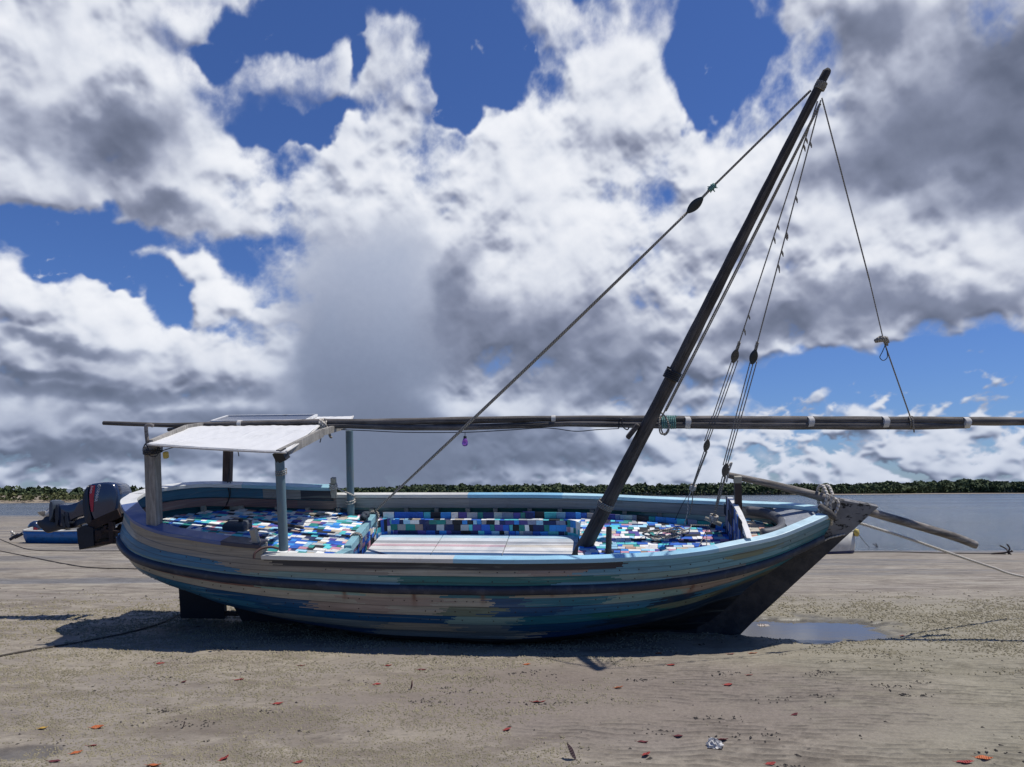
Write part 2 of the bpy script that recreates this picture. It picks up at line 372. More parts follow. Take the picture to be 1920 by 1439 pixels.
def tarp_mat():
    m, N, b = new_mat('white_canvas'); o = objco(N); n = N.noise(N.map(o, scale=(1, 1, 1)), 4, 5, .6); w = N.noise(N.map(o, scale=(9, 1.2, 3)), 1, 4, .5, dist=.6)
    c = N.mix(N.ss(n, .5, .75, 0, .5), (.80, .80, .79), (.62, .62, .60)); N.put(b.inputs['Base Color'], c); b.inputs['Roughness'].default_value = .8
    bump(N, b, w, .5, .03); tr = N.n('ShaderNodeBsdfTranslucent'); tr.inputs[0].default_value = (.7, .7, .68, 1)
    mx = N.n('ShaderNodeMixShader'); mx.inputs[0].default_value = .22; N.L.new(b.outputs[0], mx.inputs[1]); N.L.new(tr.outputs[0], mx.inputs[2])
    out = [n_ for n_ in N.t.nodes if n_.type == 'OUTPUT_MATERIAL'][0]; N.L.new(mx.outputs[0], out.inputs[0]); return m
M['tarp'] = tarp_mat()
def tile_mat():
    m, N, b = new_mat('flip_flop_foam'); o = objco(N); c = colattr(N); n = N.noise(o, 45, 4, .6); big = N.noise(o, 7, 4, .6)
    k = N.lin(n, .3, .7, .86, 1.1); c = N.vm('MULTIPLY', c, N.xyz(k, k, k)); c = N.mix(N.ss(big, .55, .85, 0, .3), c, (.25, .23, .20))
    N.put(b.inputs['Base Color'], c); b.inputs['Roughness'].default_value = .75; bump(N, b, n, .4, .004); return m
M['tile'] = tile_mat()
# ------------------------------------------------------------ clouds: a sheet of cloud far out over the estuary
def build_clouds():
    global dE_GRID
    dE_GRID = .0012
    inner = np.arange(-.76, .76, dE_GRID)
    az = inner.astype(np.float32); el = np.arange(-.012, .70, dE_GRID).astype(np.float32)
    AZ, EL = np.meshgrid(az, el)
    al, B, bl = clouds(AZ, EL)
    edge = sstep(np.abs(AZ), .758, .70) * sstep(EL, .698, .62)          # lets the sheet run out beyond the frame
    al = al * edge
    R = 9000.0
    P = np.stack([R * np.cos(EL) * np.sin(AZ), R * np.cos(EL) * np.cos(AZ), R * np.sin(EL) + EYE], -1)
    m = bpy.data.materials.new('cloud'); m.use_nodes = True; t = m.node_tree; t.nodes.clear(); N = NT(t)
    def A(nm):
        a = N.n('ShaderNodeAttribute', attribute_name=nm); return a.outputs['Fac']
    aa, bb, blu = A('amount'), A('bright'), A('blue')
    fine = N.noise(N.n('ShaderNodeTexCoord').outputs['Object'], .012, 3, .6)
    bb = N.m('ADD', bb, N.m('MULTIPLY', N.m('SUBTRACT', fine, .5), .05))
    cr = N.n('ShaderNodeValToRGB'); N.put(cr.inputs[0], bb); e = cr.color_ramp.elements
    e[0].position, e[0].color = RAMP[0][0], (*RAMP[0][1], 1); e[1].position, e[1].color = 1.0, (*RAMP[-1][1], 1)
    for pz, c in RAMP[1:-1]: k = e.new(pz); k.color = (*c, 1)
    k = N.m('ADD', .35, N.m('MULTIPLY', bb, .65)); air = N.vm('MULTIPLY', (.33, .43, .64), N.xyz(k, k, k))
    c = N.mix(N.m('MULTIPLY', blu, .5), cr.outputs[0], air)
    em = N.n('ShaderNodeEmission'); N.put(em.inputs[0], c); em.inputs[1].default_value = 1.0
    tr = N.n('ShaderNodeBsdfTransparent'); mx = N.n('ShaderNodeMixShader'); N.put(mx.inputs[0], aa)
    N.L.new(tr.outputs[0], mx.inputs[1]); N.L.new(em.outputs[0], mx.inputs[2])
    out = N.n('ShaderNodeOutputMaterial'); N.L.new(mx.outputs[0], out.inputs[0])
    m.cycles.emission_sampling = 'NONE'
    o = grid_mesh('sky', P, m, attr={'amount': al, 'bright': B, 'blue': bl}, flip=True)
    tag(o, kind='structure')
build_clouds()
# ------------------------------------------------------------ ground
def shore_y(x): return 30 + 39 * sstep(np.asarray(x, float), 8, -34)
def zbase(x, y):
    ye = shore_y(x); t = np.clip((y - 11) / (ye - 11), 0, 3); return -.8 * t
WATER = -.8
def pud(x, y):    # depression with the puddle before the bow
    dx, dy = x - 3.38, y - 9.10; c, s = math.cos(.10), math.sin(.10)
    u, v = dx * c + dy * s, -dx * s + dy * c
    w = perlin(np.asarray(x) * 1.7, np.asarray(y) * 2.6, 91) * .30 + perlin(np.asarray(x) * 6.1, np.asarray(y) * 8, 92) * .12
    return sstep(np.sqrt((u / 1.12) ** 2 + (v / .80) ** 2) + w, 1.25, .55)
def pud2(x, y):
    yc = 14.2 + .10 * (x + 9); w = perlin(np.asarray(x) * .9, np.asarray(y) * 2.0, 93) * .5
    return sstep(np.abs(y - yc + w * .5) / .55, 1.3, .3) * sstep(np.asarray(x), -5.2, -6.3)
def pud3(x, y):
    w = perlin(np.asarray(x) * 3., np.asarray(y) * 3.0, 95) * .3
    return sstep(np.sqrt(((x + 3.05) / .26) ** 2 + ((y - 4.87) / .14) ** 2) + w, 1.2, .5)
def ripple_mask(x, y): return sstep(x * .9 - (y - 4.6) * .30 + fbm(x * .8, y * .8, 3, .5, 12) * 1.6, -.4, 1.0) * sstep(y, 8.4, 7.0)
def relief(x, y):
    x = np.asarray(x, np.float32); y = np.asarray(y, np.float32)
    h = fbm(x * .6, y * .6, 3, .5, 7) * .022 + fbm(x * 3.2, y * 4.2, 5, .55, 8) * .009
    rm = ripple_mask(x, y)
    ph = (y + x * .16 + fbm(x * 1.3, y * 1.3, 3, .5, 9) * .11) * 2 * math.pi / .082 + fbm(x * 4, y * 4, 2, .5, 10) * 1.5
    am = np.clip(fbm(x * 1.1 + 4, y * 2.2, 3, .5, 11) + .70, 0, 1)
    low = np.sin(ph); h = h + rm * am * .0125 * (np.sin(ph) * .75 + .25 * np.sin(ph * 2 + 1))
    ph2 = (y * .97 - x * .05 + fbm(x * 1.0, y * 1.0, 3, .5, 19) * .14) * 2 * math.pi / .10
    m2 = sstep(np.sqrt(((x - 4.1) / 1.9) ** 2 + ((y - 9.8) / 1.1) ** 2), 1.1, .6)
    h = h + m2 * .006 * np.sin(ph2)
    h = h + (1 - rm * .6) * np.clip(fbm(x * 16, y * 22, 3, .6, 13), 0, 1) * .010
    near = sstep(y, 30, 12); h = h * near
    P = pud(x, y); h = h * (1 - .75 * P) - .085 * P
    P2 = pud2(x, y); h = h * (1 - .8 * P2) - .035 * P2
    P3 = pud3(x, y); h = h * (1 - .8 * P3) - .020 * P3
    # the mud is pushed down a little along the hull
    h = h - .02 * sstep(np.abs(y - (8.5 - .122 * x)), 1.0, .3) * sstep(np.abs(x), 3, 2) * 1.0
    return h
def gz(x, y): return float(zbase(np.array([x]), np.array([y]))[0] + relief(np.array([x]), np.array([y]))[0])
def hit_ground(px, py):
    d = ray(px, py); y = 4.0
    P = None
    for k in range(60):
        z = gz(d.x / d.y * y, y); y2 = (z - EYE) / d.z * d.y; 
        if y2 < 0 or y2 > 400: y2 = 400
        if abs(y2 - y) < 1e-4: break
        y = y * .3 + y2 * .7
    return Vector((d.x / d.y * y, y, gz(d.x / d.y * y, y)))
def ground_mat():
    m, N, b = new_mat('tidal_mud'); o = objco(N); x, y, z = N.sep(o)
    big = N.noise(o, .55, 5, .6, dist=.5); mid = N.noise(N.map(o, scale=(1, 1.6, 1)), 2.6, 7, .65, dist=.4); fine = N.noise(o, 34, 6, .7); gr = N.noise(o, 170, 3, .6)
    c = N.mix(N.ss(mid, .36, .64), (.192, .163, .128), (.305, .266, .208))
    bands = N.noise(N.map(o, scale=(.25, 1.3, 1), rot=(0, 0, .06)), 1.0, 6, .65, dist=.5); c = N.mix(N.ss(bands, .54, .66, 0, .55), c, (.34, .30, .225)); c = N.mix(N.ss(bands, .46, .34, 0, .5), c, (.165, .138, .105))
    c = N.mix(N.ss(big, .45, .68), c, (.240, .208, .172))
    damp = N.noise(N.map(o, scale=(.5, 1.1, 1), loc=(4, 2, 0)), 1.0, 7, .68, dist=.7); c = N.mix(N.ss(damp, .50, .64, 0, .62), c, (.125, .100, .076))
    # olive film of algae on the right
    alg = N.m('MULTIPLY', N.ss(N.m('ADD', x, N.m('MULTIPLY', N.m('SUBTRACT', big, .5), 4.0)), 1.2, 3.6), N.ss(y, 13.0, 9.5))
    c = N.mix(N.m('MULTIPLY', alg, .6), c, (.255, .235, .165))
    # rosy damp mud in the middle
    dx = N.m('SUBTRACT', x, .9); dy = N.m('SUBTRACT', y, 6.1); rr = N.m('ADD', N.m('MULTIPLY', N.m('MULTIPLY', dx, dx), .22), N.m('MULTIPLY', dy, dy))
    c = N.mix(N.m('MULTIPLY', N.ss(rr, 2.2, .2), N.ss(mid, .3, .6, .25, .75)), c, (.185, .150, .125))
    stk = N.noise(N.map(o, scale=(1.6, 7.0, 1), rot=(0, 0, .03)), 1.0, 7, .72, dist=.6); stm = N.m('MULTIPLY', N.ss(stk, .555, .63), N.ss(y, 8.5, 12.0)); c = N.mix(N.m('MULTIPLY', stm, .62), c, (.085, .070, .056))
    st3 = N.noise(N.map(o, scale=(.5, 2.4, 1), loc=(7, 3, 0)), 1.0, 6, .7); c = N.mix(N.m('MULTIPLY', N.ss(st3, .52, .64), N.ss(y, 9, 14, 0, .55)), c, (.36, .33, .27))
    k = N.m('ADD', N.lin(fine, .28, .72, .80, 1.14), N.lin(gr, .3, .7, -.12, .12)); c = N.vm('MULTIPLY', c, N.xyz(k, k, k))
    # dark scraps
    sp = N.vor(N.map(o, scale=(1, 2.0, 1)), 16, 'F1'); msk = N.m('MULTIPLY', N.ss(sp, .26, .16), N.ss(N.noise(o, 2.2, 4, .7), .50, .66)); c = N.mix(N.m('MULTIPLY', msk, .6), c, (.055, .048, .040))
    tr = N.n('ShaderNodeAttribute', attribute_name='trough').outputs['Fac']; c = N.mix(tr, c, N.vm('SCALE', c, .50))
    wet = N.ss(z, WATER + .14, WATER + .02)
    sheen = N.noise(N.map(o, scale=(.12, .5, 1)), 1.0, 5, .6)
    farm = N.m('MULTIPLY', N.ss(y, 12, 18), N.ss(sheen, .50, .62))
    wet = N.m('MAXIMUM', wet, N.m('MULTIPLY', farm, .7))
    at_ = N.n('ShaderNodeAttribute', attribute_name='wet').outputs['Fac']; wet = N.m('MAXIMUM', wet, at_)
    c = N.mix(wet, c, N.vm('SCALE', c, .55)); N.put(b.inputs['Base Color'], c)
    N.put(b.inputs['Roughness'], N.m('SUBTRACT', N.lin(mid, .3, .7, .85, .70), N.m('MULTIPLY', wet, .45)))
    b.inputs['Specular IOR Level'].default_value = .35
    h = N.m('ADD', N.m('MULTIPLY', fine, .7), N.m('ADD', N.m('MULTIPLY', gr, .25), N.m('MULTIPLY', mid, .5))); bump(N, b, h, .55, .010)
    return m
def build_ground():
    ys = np.concatenate([np.arange(2.0, 4.3, .12), np.arange(4.3, 7.6, .014), np.arange(7.6, 11, .024), np.geomspace(11, 75, 260)])
    u = np.linspace(-1, 1, 760)
    X = u[None, :] * (ys[:, None] * .78 + .8); Y = np.repeat(ys[:, None], len(u), 1)
    Z = zbase(X, Y) + relief(X, Y)
    wet = np.maximum(np.maximum(pud(X, Y), pud2(X, Y)), pud3(X, Y)); wet = sstep(wet + .10 * fbm(X * 5, Y * 7, 3, .5, 17) * (wet > 0), .01, .40)
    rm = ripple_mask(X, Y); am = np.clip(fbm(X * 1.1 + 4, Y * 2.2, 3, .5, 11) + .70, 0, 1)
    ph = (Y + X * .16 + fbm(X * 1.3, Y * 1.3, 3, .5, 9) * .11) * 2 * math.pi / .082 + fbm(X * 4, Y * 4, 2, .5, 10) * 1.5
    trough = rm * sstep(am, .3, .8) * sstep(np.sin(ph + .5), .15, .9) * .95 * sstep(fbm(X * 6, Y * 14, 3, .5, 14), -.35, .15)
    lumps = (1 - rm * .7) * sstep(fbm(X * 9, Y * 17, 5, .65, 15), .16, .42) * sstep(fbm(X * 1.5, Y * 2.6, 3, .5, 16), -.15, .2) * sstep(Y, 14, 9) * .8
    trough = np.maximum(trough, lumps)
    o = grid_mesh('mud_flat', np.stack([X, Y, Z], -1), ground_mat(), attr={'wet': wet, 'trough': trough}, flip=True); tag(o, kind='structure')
    # the rest of the beach around the seen strip: behind the camera and out to the sides
    g = o.data.materials[0]
    mb = MB(); n = 40
    xs = np.linspace(-300, 300, 121); yy = np.concatenate([np.linspace(-60, 2, 14), np.linspace(4, 90, 40)])
    XX, YY = np.meshgrid(xs, yy); ZZ = zbase(XX, YY) - .13 - .8 * (YY > 29) * 0
    o2 = grid_mesh('beach', np.stack([XX, YY, ZZ], -1), g, flip=True); tag(o2, kind='structure')
build_ground()
def water_mat(name='water', base=(.030, .042, .055), k=1.0, rough=.12):
    m, N, b = new_mat(name); o = objco(N)
    a = N.noise(N.map(o, scale=(.8, 1.9, 1)), .9, 5, .6); c = N.noise(N.map(o, scale=(1, 2.2, 1)), 4.5, 4, .6); big = N.noise(N.map(o, scale=(.012, .05, 1)), 1.0, 4, .55)
    b.inputs['Base Color'].default_value = (*base, 1); N.put(b.inputs['Roughness'], N.lin(big, .35, .65, rough, rough + .12)); b.inputs['IOR'].default_value = 1.33
    bump(N, b, N.m('ADD', a, N.m('MULTIPLY', c, .35)), 1.0, .16 * k); return m
me = MB(); me.add([(-6000, 24, WATER), (6000, 24, WATER), (6000, 7000, WATER), (-6000, 7000, WATER)], [(0, 1, 2, 3)])
tag(me.build('water', water_mat(base=(.045, .065, .090), k=2.0)), kind='structure')
# puddles
pm = water_mat('puddle_water', (.10, .09, .075), .008, .03)
def puddle(x0, x1, y0, y1, z, name='puddle'):
    q = MB(); q.add([(x0, y0, z), (x1, y0, z), (x1, y1, z), (x0, y1, z)], [(0, 1, 2, 3)]); tag(q.build(name, pm), kind='structure')
puddle(1.6, 5.4, 7.95, 10.4, -.045)
# ------------------------------------------------------------ the dhow, in its own frame: x towards the bow, y to the far side, z up from the keel
HEEL, YAW, BY = math.radians(15), math.radians(7), 9.05
Rb = Matrix.Rotation(-YAW, 3, 'Z') @ Matrix.Rotation(HEEL, 3, 'X'); Ob = Vector((0, BY, 0)); RbT = Rb.transposed()
def tb(P): return RbT @ (Vector(P) - Ob)             # world -> boat
def hitb(px, py, axis, c):                           # point of the boat seen at a photo pixel on a boat plane
    o = RbT @ (Vector((0, 0, EYE)) - Ob); d = RbT @ ray(px, py); return o + d * ((c - o[axis]) / d[axis])
dhow = empty('sailing_dhow', Ob, 'old wooden sailing dhow of many coloured planks with raked mast, heeled over on the mud', 'sailing boat')
dhow.rotation_euler = Rb.to_euler()
# lines of the hull: (s, half breadth, height)
ROWS = [
 [(-4.62,0,1.44),(-4.56,.25,1.44),(-4.4,.47,1.43),(-4.2,.68,1.405),(-4,.84,1.37),(-3.6,1.01,1.315),(-3.2,1.09,1.28),(-2.8,1.15,1.25),(-2.4,1.19,1.235),(-1.2,1.215,1.23),(0,1.22,1.23),(.8,1.18,1.23),(1.6,1.06,1.23),(2.0,.96,1.24),(2.4,.81,1.265),(2.8,.63,1.29),(3.2,.37,1.345),(3.56,.06,1.385)],
 [(-4.66,0,1.13),(-4.6,.28,1.14),(-4.42,.56,1.16),(-4.2,.76,1.125),(-4,.88,1.10),(-3.6,1.04,1.075),(-3.2,1.12,1.045),(-2.8,1.17,1.015),(-2,1.205,.975),(-1,1.235,.952),(0,1.235,.954),(.6,1.2,.958),(1.2,1.12,.958),(1.6,1.03,.962),(2,.88,.964),(2.4,.70,.978),(2.8,.48,1.012),(3.2,.22,1.075),(3.44,.05,1.12)],
 [(-4.55,0,.86),(-4.5,.22,.86),(-4.35,.46,.86),(-4.1,.68,.86),(-3.6,.93,.83),(-3.0,1.07,.77),(-2,1.16,.69),(-1,1.20,.665),(0,1.20,.66),(.6,1.15,.665),(1.2,1.04,.675),(1.8,.82,.69),(2.4,.48,.73),(2.8,.20,.78),(3.02,.05,.81)],
 [(-4.42,0,.66),(-4.36,.14,.66),(-4.15,.34,.67),(-3.6,.66,.66),(-3.0,.86,.57),(-2,1.01,.47),(-1,1.07,.43),(0,1.07,.42),(.6,1.01,.43),(1.2,.85,.45),(1.8,.58,.45),(2.4,.20,.52),(2.68,.05,.55)],
 [(-4.28,0,.52),(-4.2,.06,.52),(-3.8,.20,.52),(-3.0,.46,.42),(-2,.72,.30),(-1,.86,.235),(0,.87,.225),(.6,.79,.235),(1.2,.60,.26),(1.8,.32,.26),(2.3,.08,.30),(2.48,.05,.32)],
 [(-4.10,0,.44),(-4.0,.02,.43),(-3.4,.03,.28),(-2.5,.04,.14),(-1,.05,.05),(0,.05,.03),(1,.05,.03),(1.8,.05,.03),(2.2,.05,.03),(2.25,.05,.03)]]
def cr(xs, ys, x):            # smooth monotone cubic through the knots
    xs, ys = np.array(xs, float), np.array(ys, float); h = np.diff(xs); dl = np.diff(ys) / h; m = np.zeros_like(ys)
    m[1:-1] = np.where(dl[1:] * dl[:-1] > 0, 2 * dl[1:] * dl[:-1] / (dl[1:] + dl[:-1] + 1e-12), 0); m[0], m[-1] = dl[0], dl[-1]
    i = np.clip(np.searchsorted(xs, x) - 1, 0, len(xs) - 2); t = (x - xs[i]) / h[i]
    return ((2*t**3-3*t**2+1)*ys[i] + (t**3-2*t**2+t)*h[i]*m[i] + (-2*t**3+3*t**2)*ys[i+1] + (t**3-t**2)*h[i]*m[i+1])
def row(k, u):                # u 0..1 stern to bow -> s, v, w
    R = np.array(ROWS[k]); s0, s1 = R[0, 0], R[-1, 0]; s = s0 + (s1 - s0) * u
    v = cr(R[:, 0], R[:, 1], s); e = np.clip((s - s0) / .25, 0, 1)
    return s, np.maximum(v, 0), cr(R[:, 0], R[:, 2], s)
NU, NV = 620, 132
uu = np.concatenate([[0], np.geomspace(.0004, .06, 50)[:-1], np.linspace(.06, 1, NU - 50)]); tt = np.linspace(0, 5, NV)
RW = [np.stack(row(k, uu), -1) for k in range(6)]
def hull_pts(t):              # girth parameter 0 sheer .. 5 keel
    out = np.zeros((len(uu), len(t), 3)); K = np.stack(RW, 0)   # 6, nu, 3
    for a, tv in enumerate(t):
        i = min(int(tv), 4); f = tv - i; p1, p2 = K[i], K[i + 1]; p0 = K[i - 1] if i else 2 * p1 - p2; p3 = K[i + 2] if i < 4 else 2 * p2 - p1
        m1, m2 = (p2 - p0) / 2, (p3 - p1) / 2
        out[:, a] = (2*f**3-3*f**2+1)*p1 + (f**3-2*f**2+f)*m1 + (-2*f**3+3*f**2)*p2 + (f**3-f**2)*m2
    return out
HP = hull_pts(tt); HP[..., 1] = np.maximum(HP[..., 1], 0)
# colours of the strakes: (t0, t1, [(from s, colour)...])
CREAM=(.40,.37,.29); BEIGE=(.29,.26,.21); BROWN=(.19,.10,.085); SBLUE=(.035,.165,.28); MBLUE=(.008,.078,.19); GREEN=(.020,.165,.155); PALEG=(.22,.35,.32); LBLUE=(.14,.34,.43)
CHAR=(.035,.038,.048); NAVY=(.010,.036,.078); GREY=(.17,.22,.24); PINK=(.34,.27,.22); TEAL=(.025,.17,.23); OLIVE=(.17,.21,.15); DBLUE=(.010,.055,.16); BLK=(.012,.014,.018)
STRAKES = [
 (0, .26, [(-9, CREAM), (-4.0, BEIGE), (-2.45, CHAR), (1.35, LBLUE), (2.6, (.16,.30,.38)), (3.1, (.10,.24,.33))]),
 (.26, .50, [(-9, SBLUE), (-2.95, BEIGE), (-1.2, CREAM), (.2, PINK), (1.0, LBLUE), (2.5, OLIVE), (2.9, (.13,.26,.33))]),
 (.50, .74, [(-9, SBLUE), (-2.75, BEIGE), (-2.3, PALEG), (-1.05, GREEN), (1.1, PALEG), (1.9, LBLUE), (2.9, TEAL)]),
 (.74, 1.0, [(-9, SBLUE), (-4.15, PALEG), (-2.3, LBLUE), (-1.0, GREEN), (.7, LBLUE), (1.8, GREY), (2.5, TEAL)]),
 (1.0, 1.28, [(-9, BROWN), (-2.55, PALEG), (-1.5, CREAM), (-.35, TEAL), (.10, CREAM), (1.3, PINK), (2.2, CREAM), (2.6, (.30,.17,.13))]),
 (1.28, 1.62, [(-9, CREAM), (-2.9, CREAM), (-1.6, PINK), (-.45, CREAM), (-.1, MBLUE), (.35, TEAL), (1.2, PALEG), (1.9, PINK), (2.4, BEIGE)]),
 (1.62, 1.98, [(-9, SBLUE), (-3.2, MBLUE), (-1.9, PINK), (-1.1, CREAM), (-.4, OLIVE), (0.1, MBLUE), (.8, SBLUE), (1.7, NAVY), (2.1, SBLUE), (2.5, TEAL)]),
 (1.98, 2.42, [(-9, SBLUE), (-2.6, MBLUE), (-.45, PALEG), (.25, TEAL), (.9, GREEN), (1.5, OLIVE), (2.2, (.10,.10,.06))]),
 (2.42, 2.90, [(-9, MBLUE), (-2.4, GREY), (-1.1, CREAM), (-.5, GREY), (.05, MBLUE), (1.1, NAVY)]),
 (2.90, 3.35, [(-9, DBLUE), (-1.4, GREY), (.3, CREAM), (.5, DBLUE), (1.2, NAVY)]),
 (3.35, 5.01, [(-9, BLK)])]
def strake_cols(S, T):
    out = np.zeros(S.shape + (3,)); rs = np.random.default_rng(3)
    wob = fbm(S * 2.2, T * 9, 3, .6, 201); fine_w = fbm(S * 1.1, T * 24, 3, .6, 203)
    for (t0, t1, segs) in STRAKES:
        m = (T >= t0) & (T < t1); q = (T - t0) / (t1 - t0)
        for i, (s0, c) in enumerate(segs):
            slant = rs.choice([-1, 1]) * rs.uniform(.05, .28) if i else 0
            mm = m & (S + q * slant + wob * .10 + fine_w * .30 > s0); out[mm] = c
        seam = m & (T - t0 < .030); out[seam] *= .60
        butt = rs.uniform(-3.5, 2.5)
    # bleeding rust below the nails of the rub strip
    for s0, ln in ((-1.55, .55), (-.82, .75), (-.12, .6), (.57, .25), (2.0, .9), (1.25, .3)):
        k = np.exp(-((S - s0 - (T - 1.05) * (-.10 if s0 > 1.8 else .0)) / (.018 + .02 * np.clip(T - 1, 0, 1))) ** 2) * sstep(T, 1.02, 1.06) * sstep(T, 1.1 + ln, 1.1)
        k = (k * .9)[..., None]; out = out * (1 - k) + np.array((.15, .045, .018)) * k
    return out * .93
Pn = HP.copy(); Pn[..., 1] *= -1
Sm = (Pn[:-1, :-1, 0] + Pn[1:, 1:, 0]) / 2; Tm = np.repeat(((tt[:-1] + tt[1:]) / 2)[None], len(uu) - 1, 0)
CN = strake_cols(Sm, Tm); CF = strake_cols(-Sm * .8 + .3, Tm)
# one closed skin: near side and far side in one grid (sheer near -> keel -> sheer far)
full = np.concatenate([Pn, HP[:, ::-1]], 1); cols = np.concatenate([CN, np.full((len(uu) - 1, 1, 3), .02), CF[:, ::-1]], 1)
hull = grid_mesh('hull', full, M['hull'], dhow, col=cols, flip=False)
sol = hull.modifiers.new('thickness', 'SOLIDIFY'); sol.thickness = .035; sol.offset = 1
# path along the sheer, from near bow round the stern to far bow
def sheer(sv, off=0.0, dz=0.0):
    R = np.array(ROWS[0]); return cr(R[:, 0], R[:, 1], np.array(sv, float)) + off, cr(R[:, 0], R[:, 2], np.array(sv, float)) + dz
def row_path(k, near=True, s_lo=None, s_hi=None, n=160):
    R = np.array(ROWS[k]); s0 = R[0, 0]; lo = s_lo if s_lo is not None else s0; hi = s_hi or R[-1, 0]
    e = np.linspace(0, 1, n); s = (lo + (hi - lo) * e ** 1.6) if s_lo is None else lo + (hi - lo) * e
    s = np.maximum(s, s0); v = np.maximum(cr(R[:, 0], R[:, 1], s), 0); w = cr(R[:, 0], R[:, 2], s)
    return np.stack([s, -v if near else v, w], -1)
def strip(path, o1, o2, z1, z2, colf=None, side=None):
    """rectangular strip following a path; o1, o2 are distances outward, z1, z2 heights"""
    P = np.array(path); T = np.gradient(P, axis=0); T[:, 2] = 0; T /= np.linalg.norm(T, axis=1)[:, None] + 1e-9
    Nn = np.stack([T[:, 1], -T[:, 0], 0 * T[:, 0]], -1)
    c = P - np.array([-.5, 0, 0]) * 0
    outw = np.sign(np.sum(Nn * (P - np.array([-1.0, 0, 1.2])), axis=1).mean()); Nn *= outw
    rings = []
    for p, nn in zip(P, Nn):
        rings.append([p + nn * a + np.array([0, 0, b]) for a, b in ((o1, z1), (o2, z1), (o2, z2), (o1, z2))])
    mb = MB(); n = len(rings)
    for i in range(n - 1):
        b = mb.add(list(rings[i]) + list(rings[i + 1]), [], None)
        col = colf(P[i]) if colf else None
        fs = [(b + 0, b + 1, b + 5, b + 4), (b + 1, b + 2, b + 6, b + 5), (b + 2, b + 3, b + 7, b + 6), (b + 3, b + 0, b + 4, b + 7)]
        if i == 0: fs.append((b + 3, b + 2, b + 1, b))
        if i == n - 2: fs.append((b + 4, b + 5, b + 6, b + 7))
        for f in fs: mb.f.append(f); mb.c.append(col); mb.mi.append(0)
    return mb
# navy rub strip along the second line, both sides
pr = np.concatenate([row_path(1, True)[::-1], row_path(1, False)[1:]])
def rubring(path):
    P = np.array(path); T = np.gradient(P, axis=0); T[:, 2] = 0; T /= np.linalg.norm(T, axis=1)[:, None] + 1e-9
    Nn = np.stack([T[:, 1], -T[:, 0], 0 * T[:, 0]], -1); Nn *= np.sign(np.sum(Nn * (P - np.array([-1.0, 0, 1.2])), axis=1).mean())
    sec = [(-.03, .045), (.020, .046), (.042, .028), (.046, -.02), (.030, -.042), (-.03, -.046)]
    mb = MB(); mb.loft([[p + nn * a + np.array([0, 0, b]) for a, b in sec] for p, nn in zip(P, Nn)]); return mb
rb_ = rubring(pr); 
rb = rb_.build('rub_strip', M['dark'], dhow, auto=50)
# cap rails
SKY_L = (.30, .56, .70); WHT = (.62, .61, .56); PALE = (.50, .68, .74); PURP = (.075, .12, .28)
def rail_near(p): return WHT if p[0] < -.42 else (SKY_L if p[0] < 2.2 else PALE)
def rail_far(p): return WHT if p[0] < -.72 else ((.22, .48, .66) if p[0] < .55 else (.42, .66, .74))
STEP_N, STEP_F = -2.42, -2.50
for near, st, cf in ((True, STEP_N, rail_near), (False, STEP_F, rail_far)):
    pth = row_path(0, near, st, 3.52); strip(pth, -.088, .026, 0.0, .046, cf).build('cap_rail', M['rail'], dhow, bevel=.006)
pth = np.concatenate([row_path(0, True, None, STEP_N)[::-1], row_path(0, False, None, STEP_F)[1:]])
def bul(p):
    s, v = p[0], p[1]
    if v < 0: return BEIGE if s > -4.2 else SBLUE
    return SBLUE if s < -3.2 else CHAR
strip(pth, -.03, .002, 0.0, .112, bul).build('bulwark', M['inner'], dhow)
def sr(p):
    s, v = p[0], p[1]
    if v < -.45: return PURP if s < -2.85 else (.035, .035, .06)
    return (.70, .70, .68) if (v < 0 or s < -3.7) else (.28, .50, .58)
strip(pth, -.15, .030, .114, .160, sr).build('stern_rail', M['rail'], dhow, bevel=.006)
# step end pieces of the raised part
for near, st in ((True, STEP_N), (False, STEP_F)):
    v, w = sheer([st]); sg = -1 if near else 1; mb = MB(); mb.box((st - .02, sg * float(v[0]) - sg * .12, float(w[0]) + .05), (.035, 0, 0), (0, sg * .13, 0), (0, 0, .09)); mb.build('rail_end', M['cream'], dhow, bevel=.004)
# dark strake just below the near rail is part of the skin; inner planking of both sides
def inner(name, z1, z2, colf, near, lo=None, hi=3.1, off=-.06, th=.02):
    pth = row_path(0, near, lo, hi); return strip(pth, off - th, off, z1, z2, colf).build(name, M['inner'], dhow)
def up_in(p): return (.20, .22, .23) if p[0] > -.7 else ((.25, .26, .25) if p[0] > -2.5 else (BROWN if p[0] < -3.4 else (.15, .12, .11)))
for near in (False, True):
    inner('inner_plank', -.135, -.008, up_in, near, lo=-2.5)
    inner('inner_plank', -.155, -.045, lambda p: (.20, .12, .11) if p[0] < -3.0 else (.16, .13, .12), near, lo=None, hi=-2.5)
    inner('inner_plank', -.035, .108, (lambda p: (.04, .15, .24) if p[0] < -3.45 else ((.30, .29, .27) if p[0] < -2.95 else (.04, .045, .06))), near, lo=None, hi=-2.52, off=-.035)
# frames: short upright timbers between deck and inner plank
rs = random.Random(4)
for near in (False,):
    for s in np.arange(-4.1, 2.0, .42):
        s = s + rs.uniform(-.05, .05); v, w = sheer([s]); v, w = float(v[0]), float(w[0]); sg = -1 if near else 1
        mb = MB(); y = sg * (v - .10); mb.box((s, y, w - .34), (.055, 0, 0), (0, sg * .05, 0), (0, 0, .20)); mb.build('frame_timber', M['cream'], dhow)
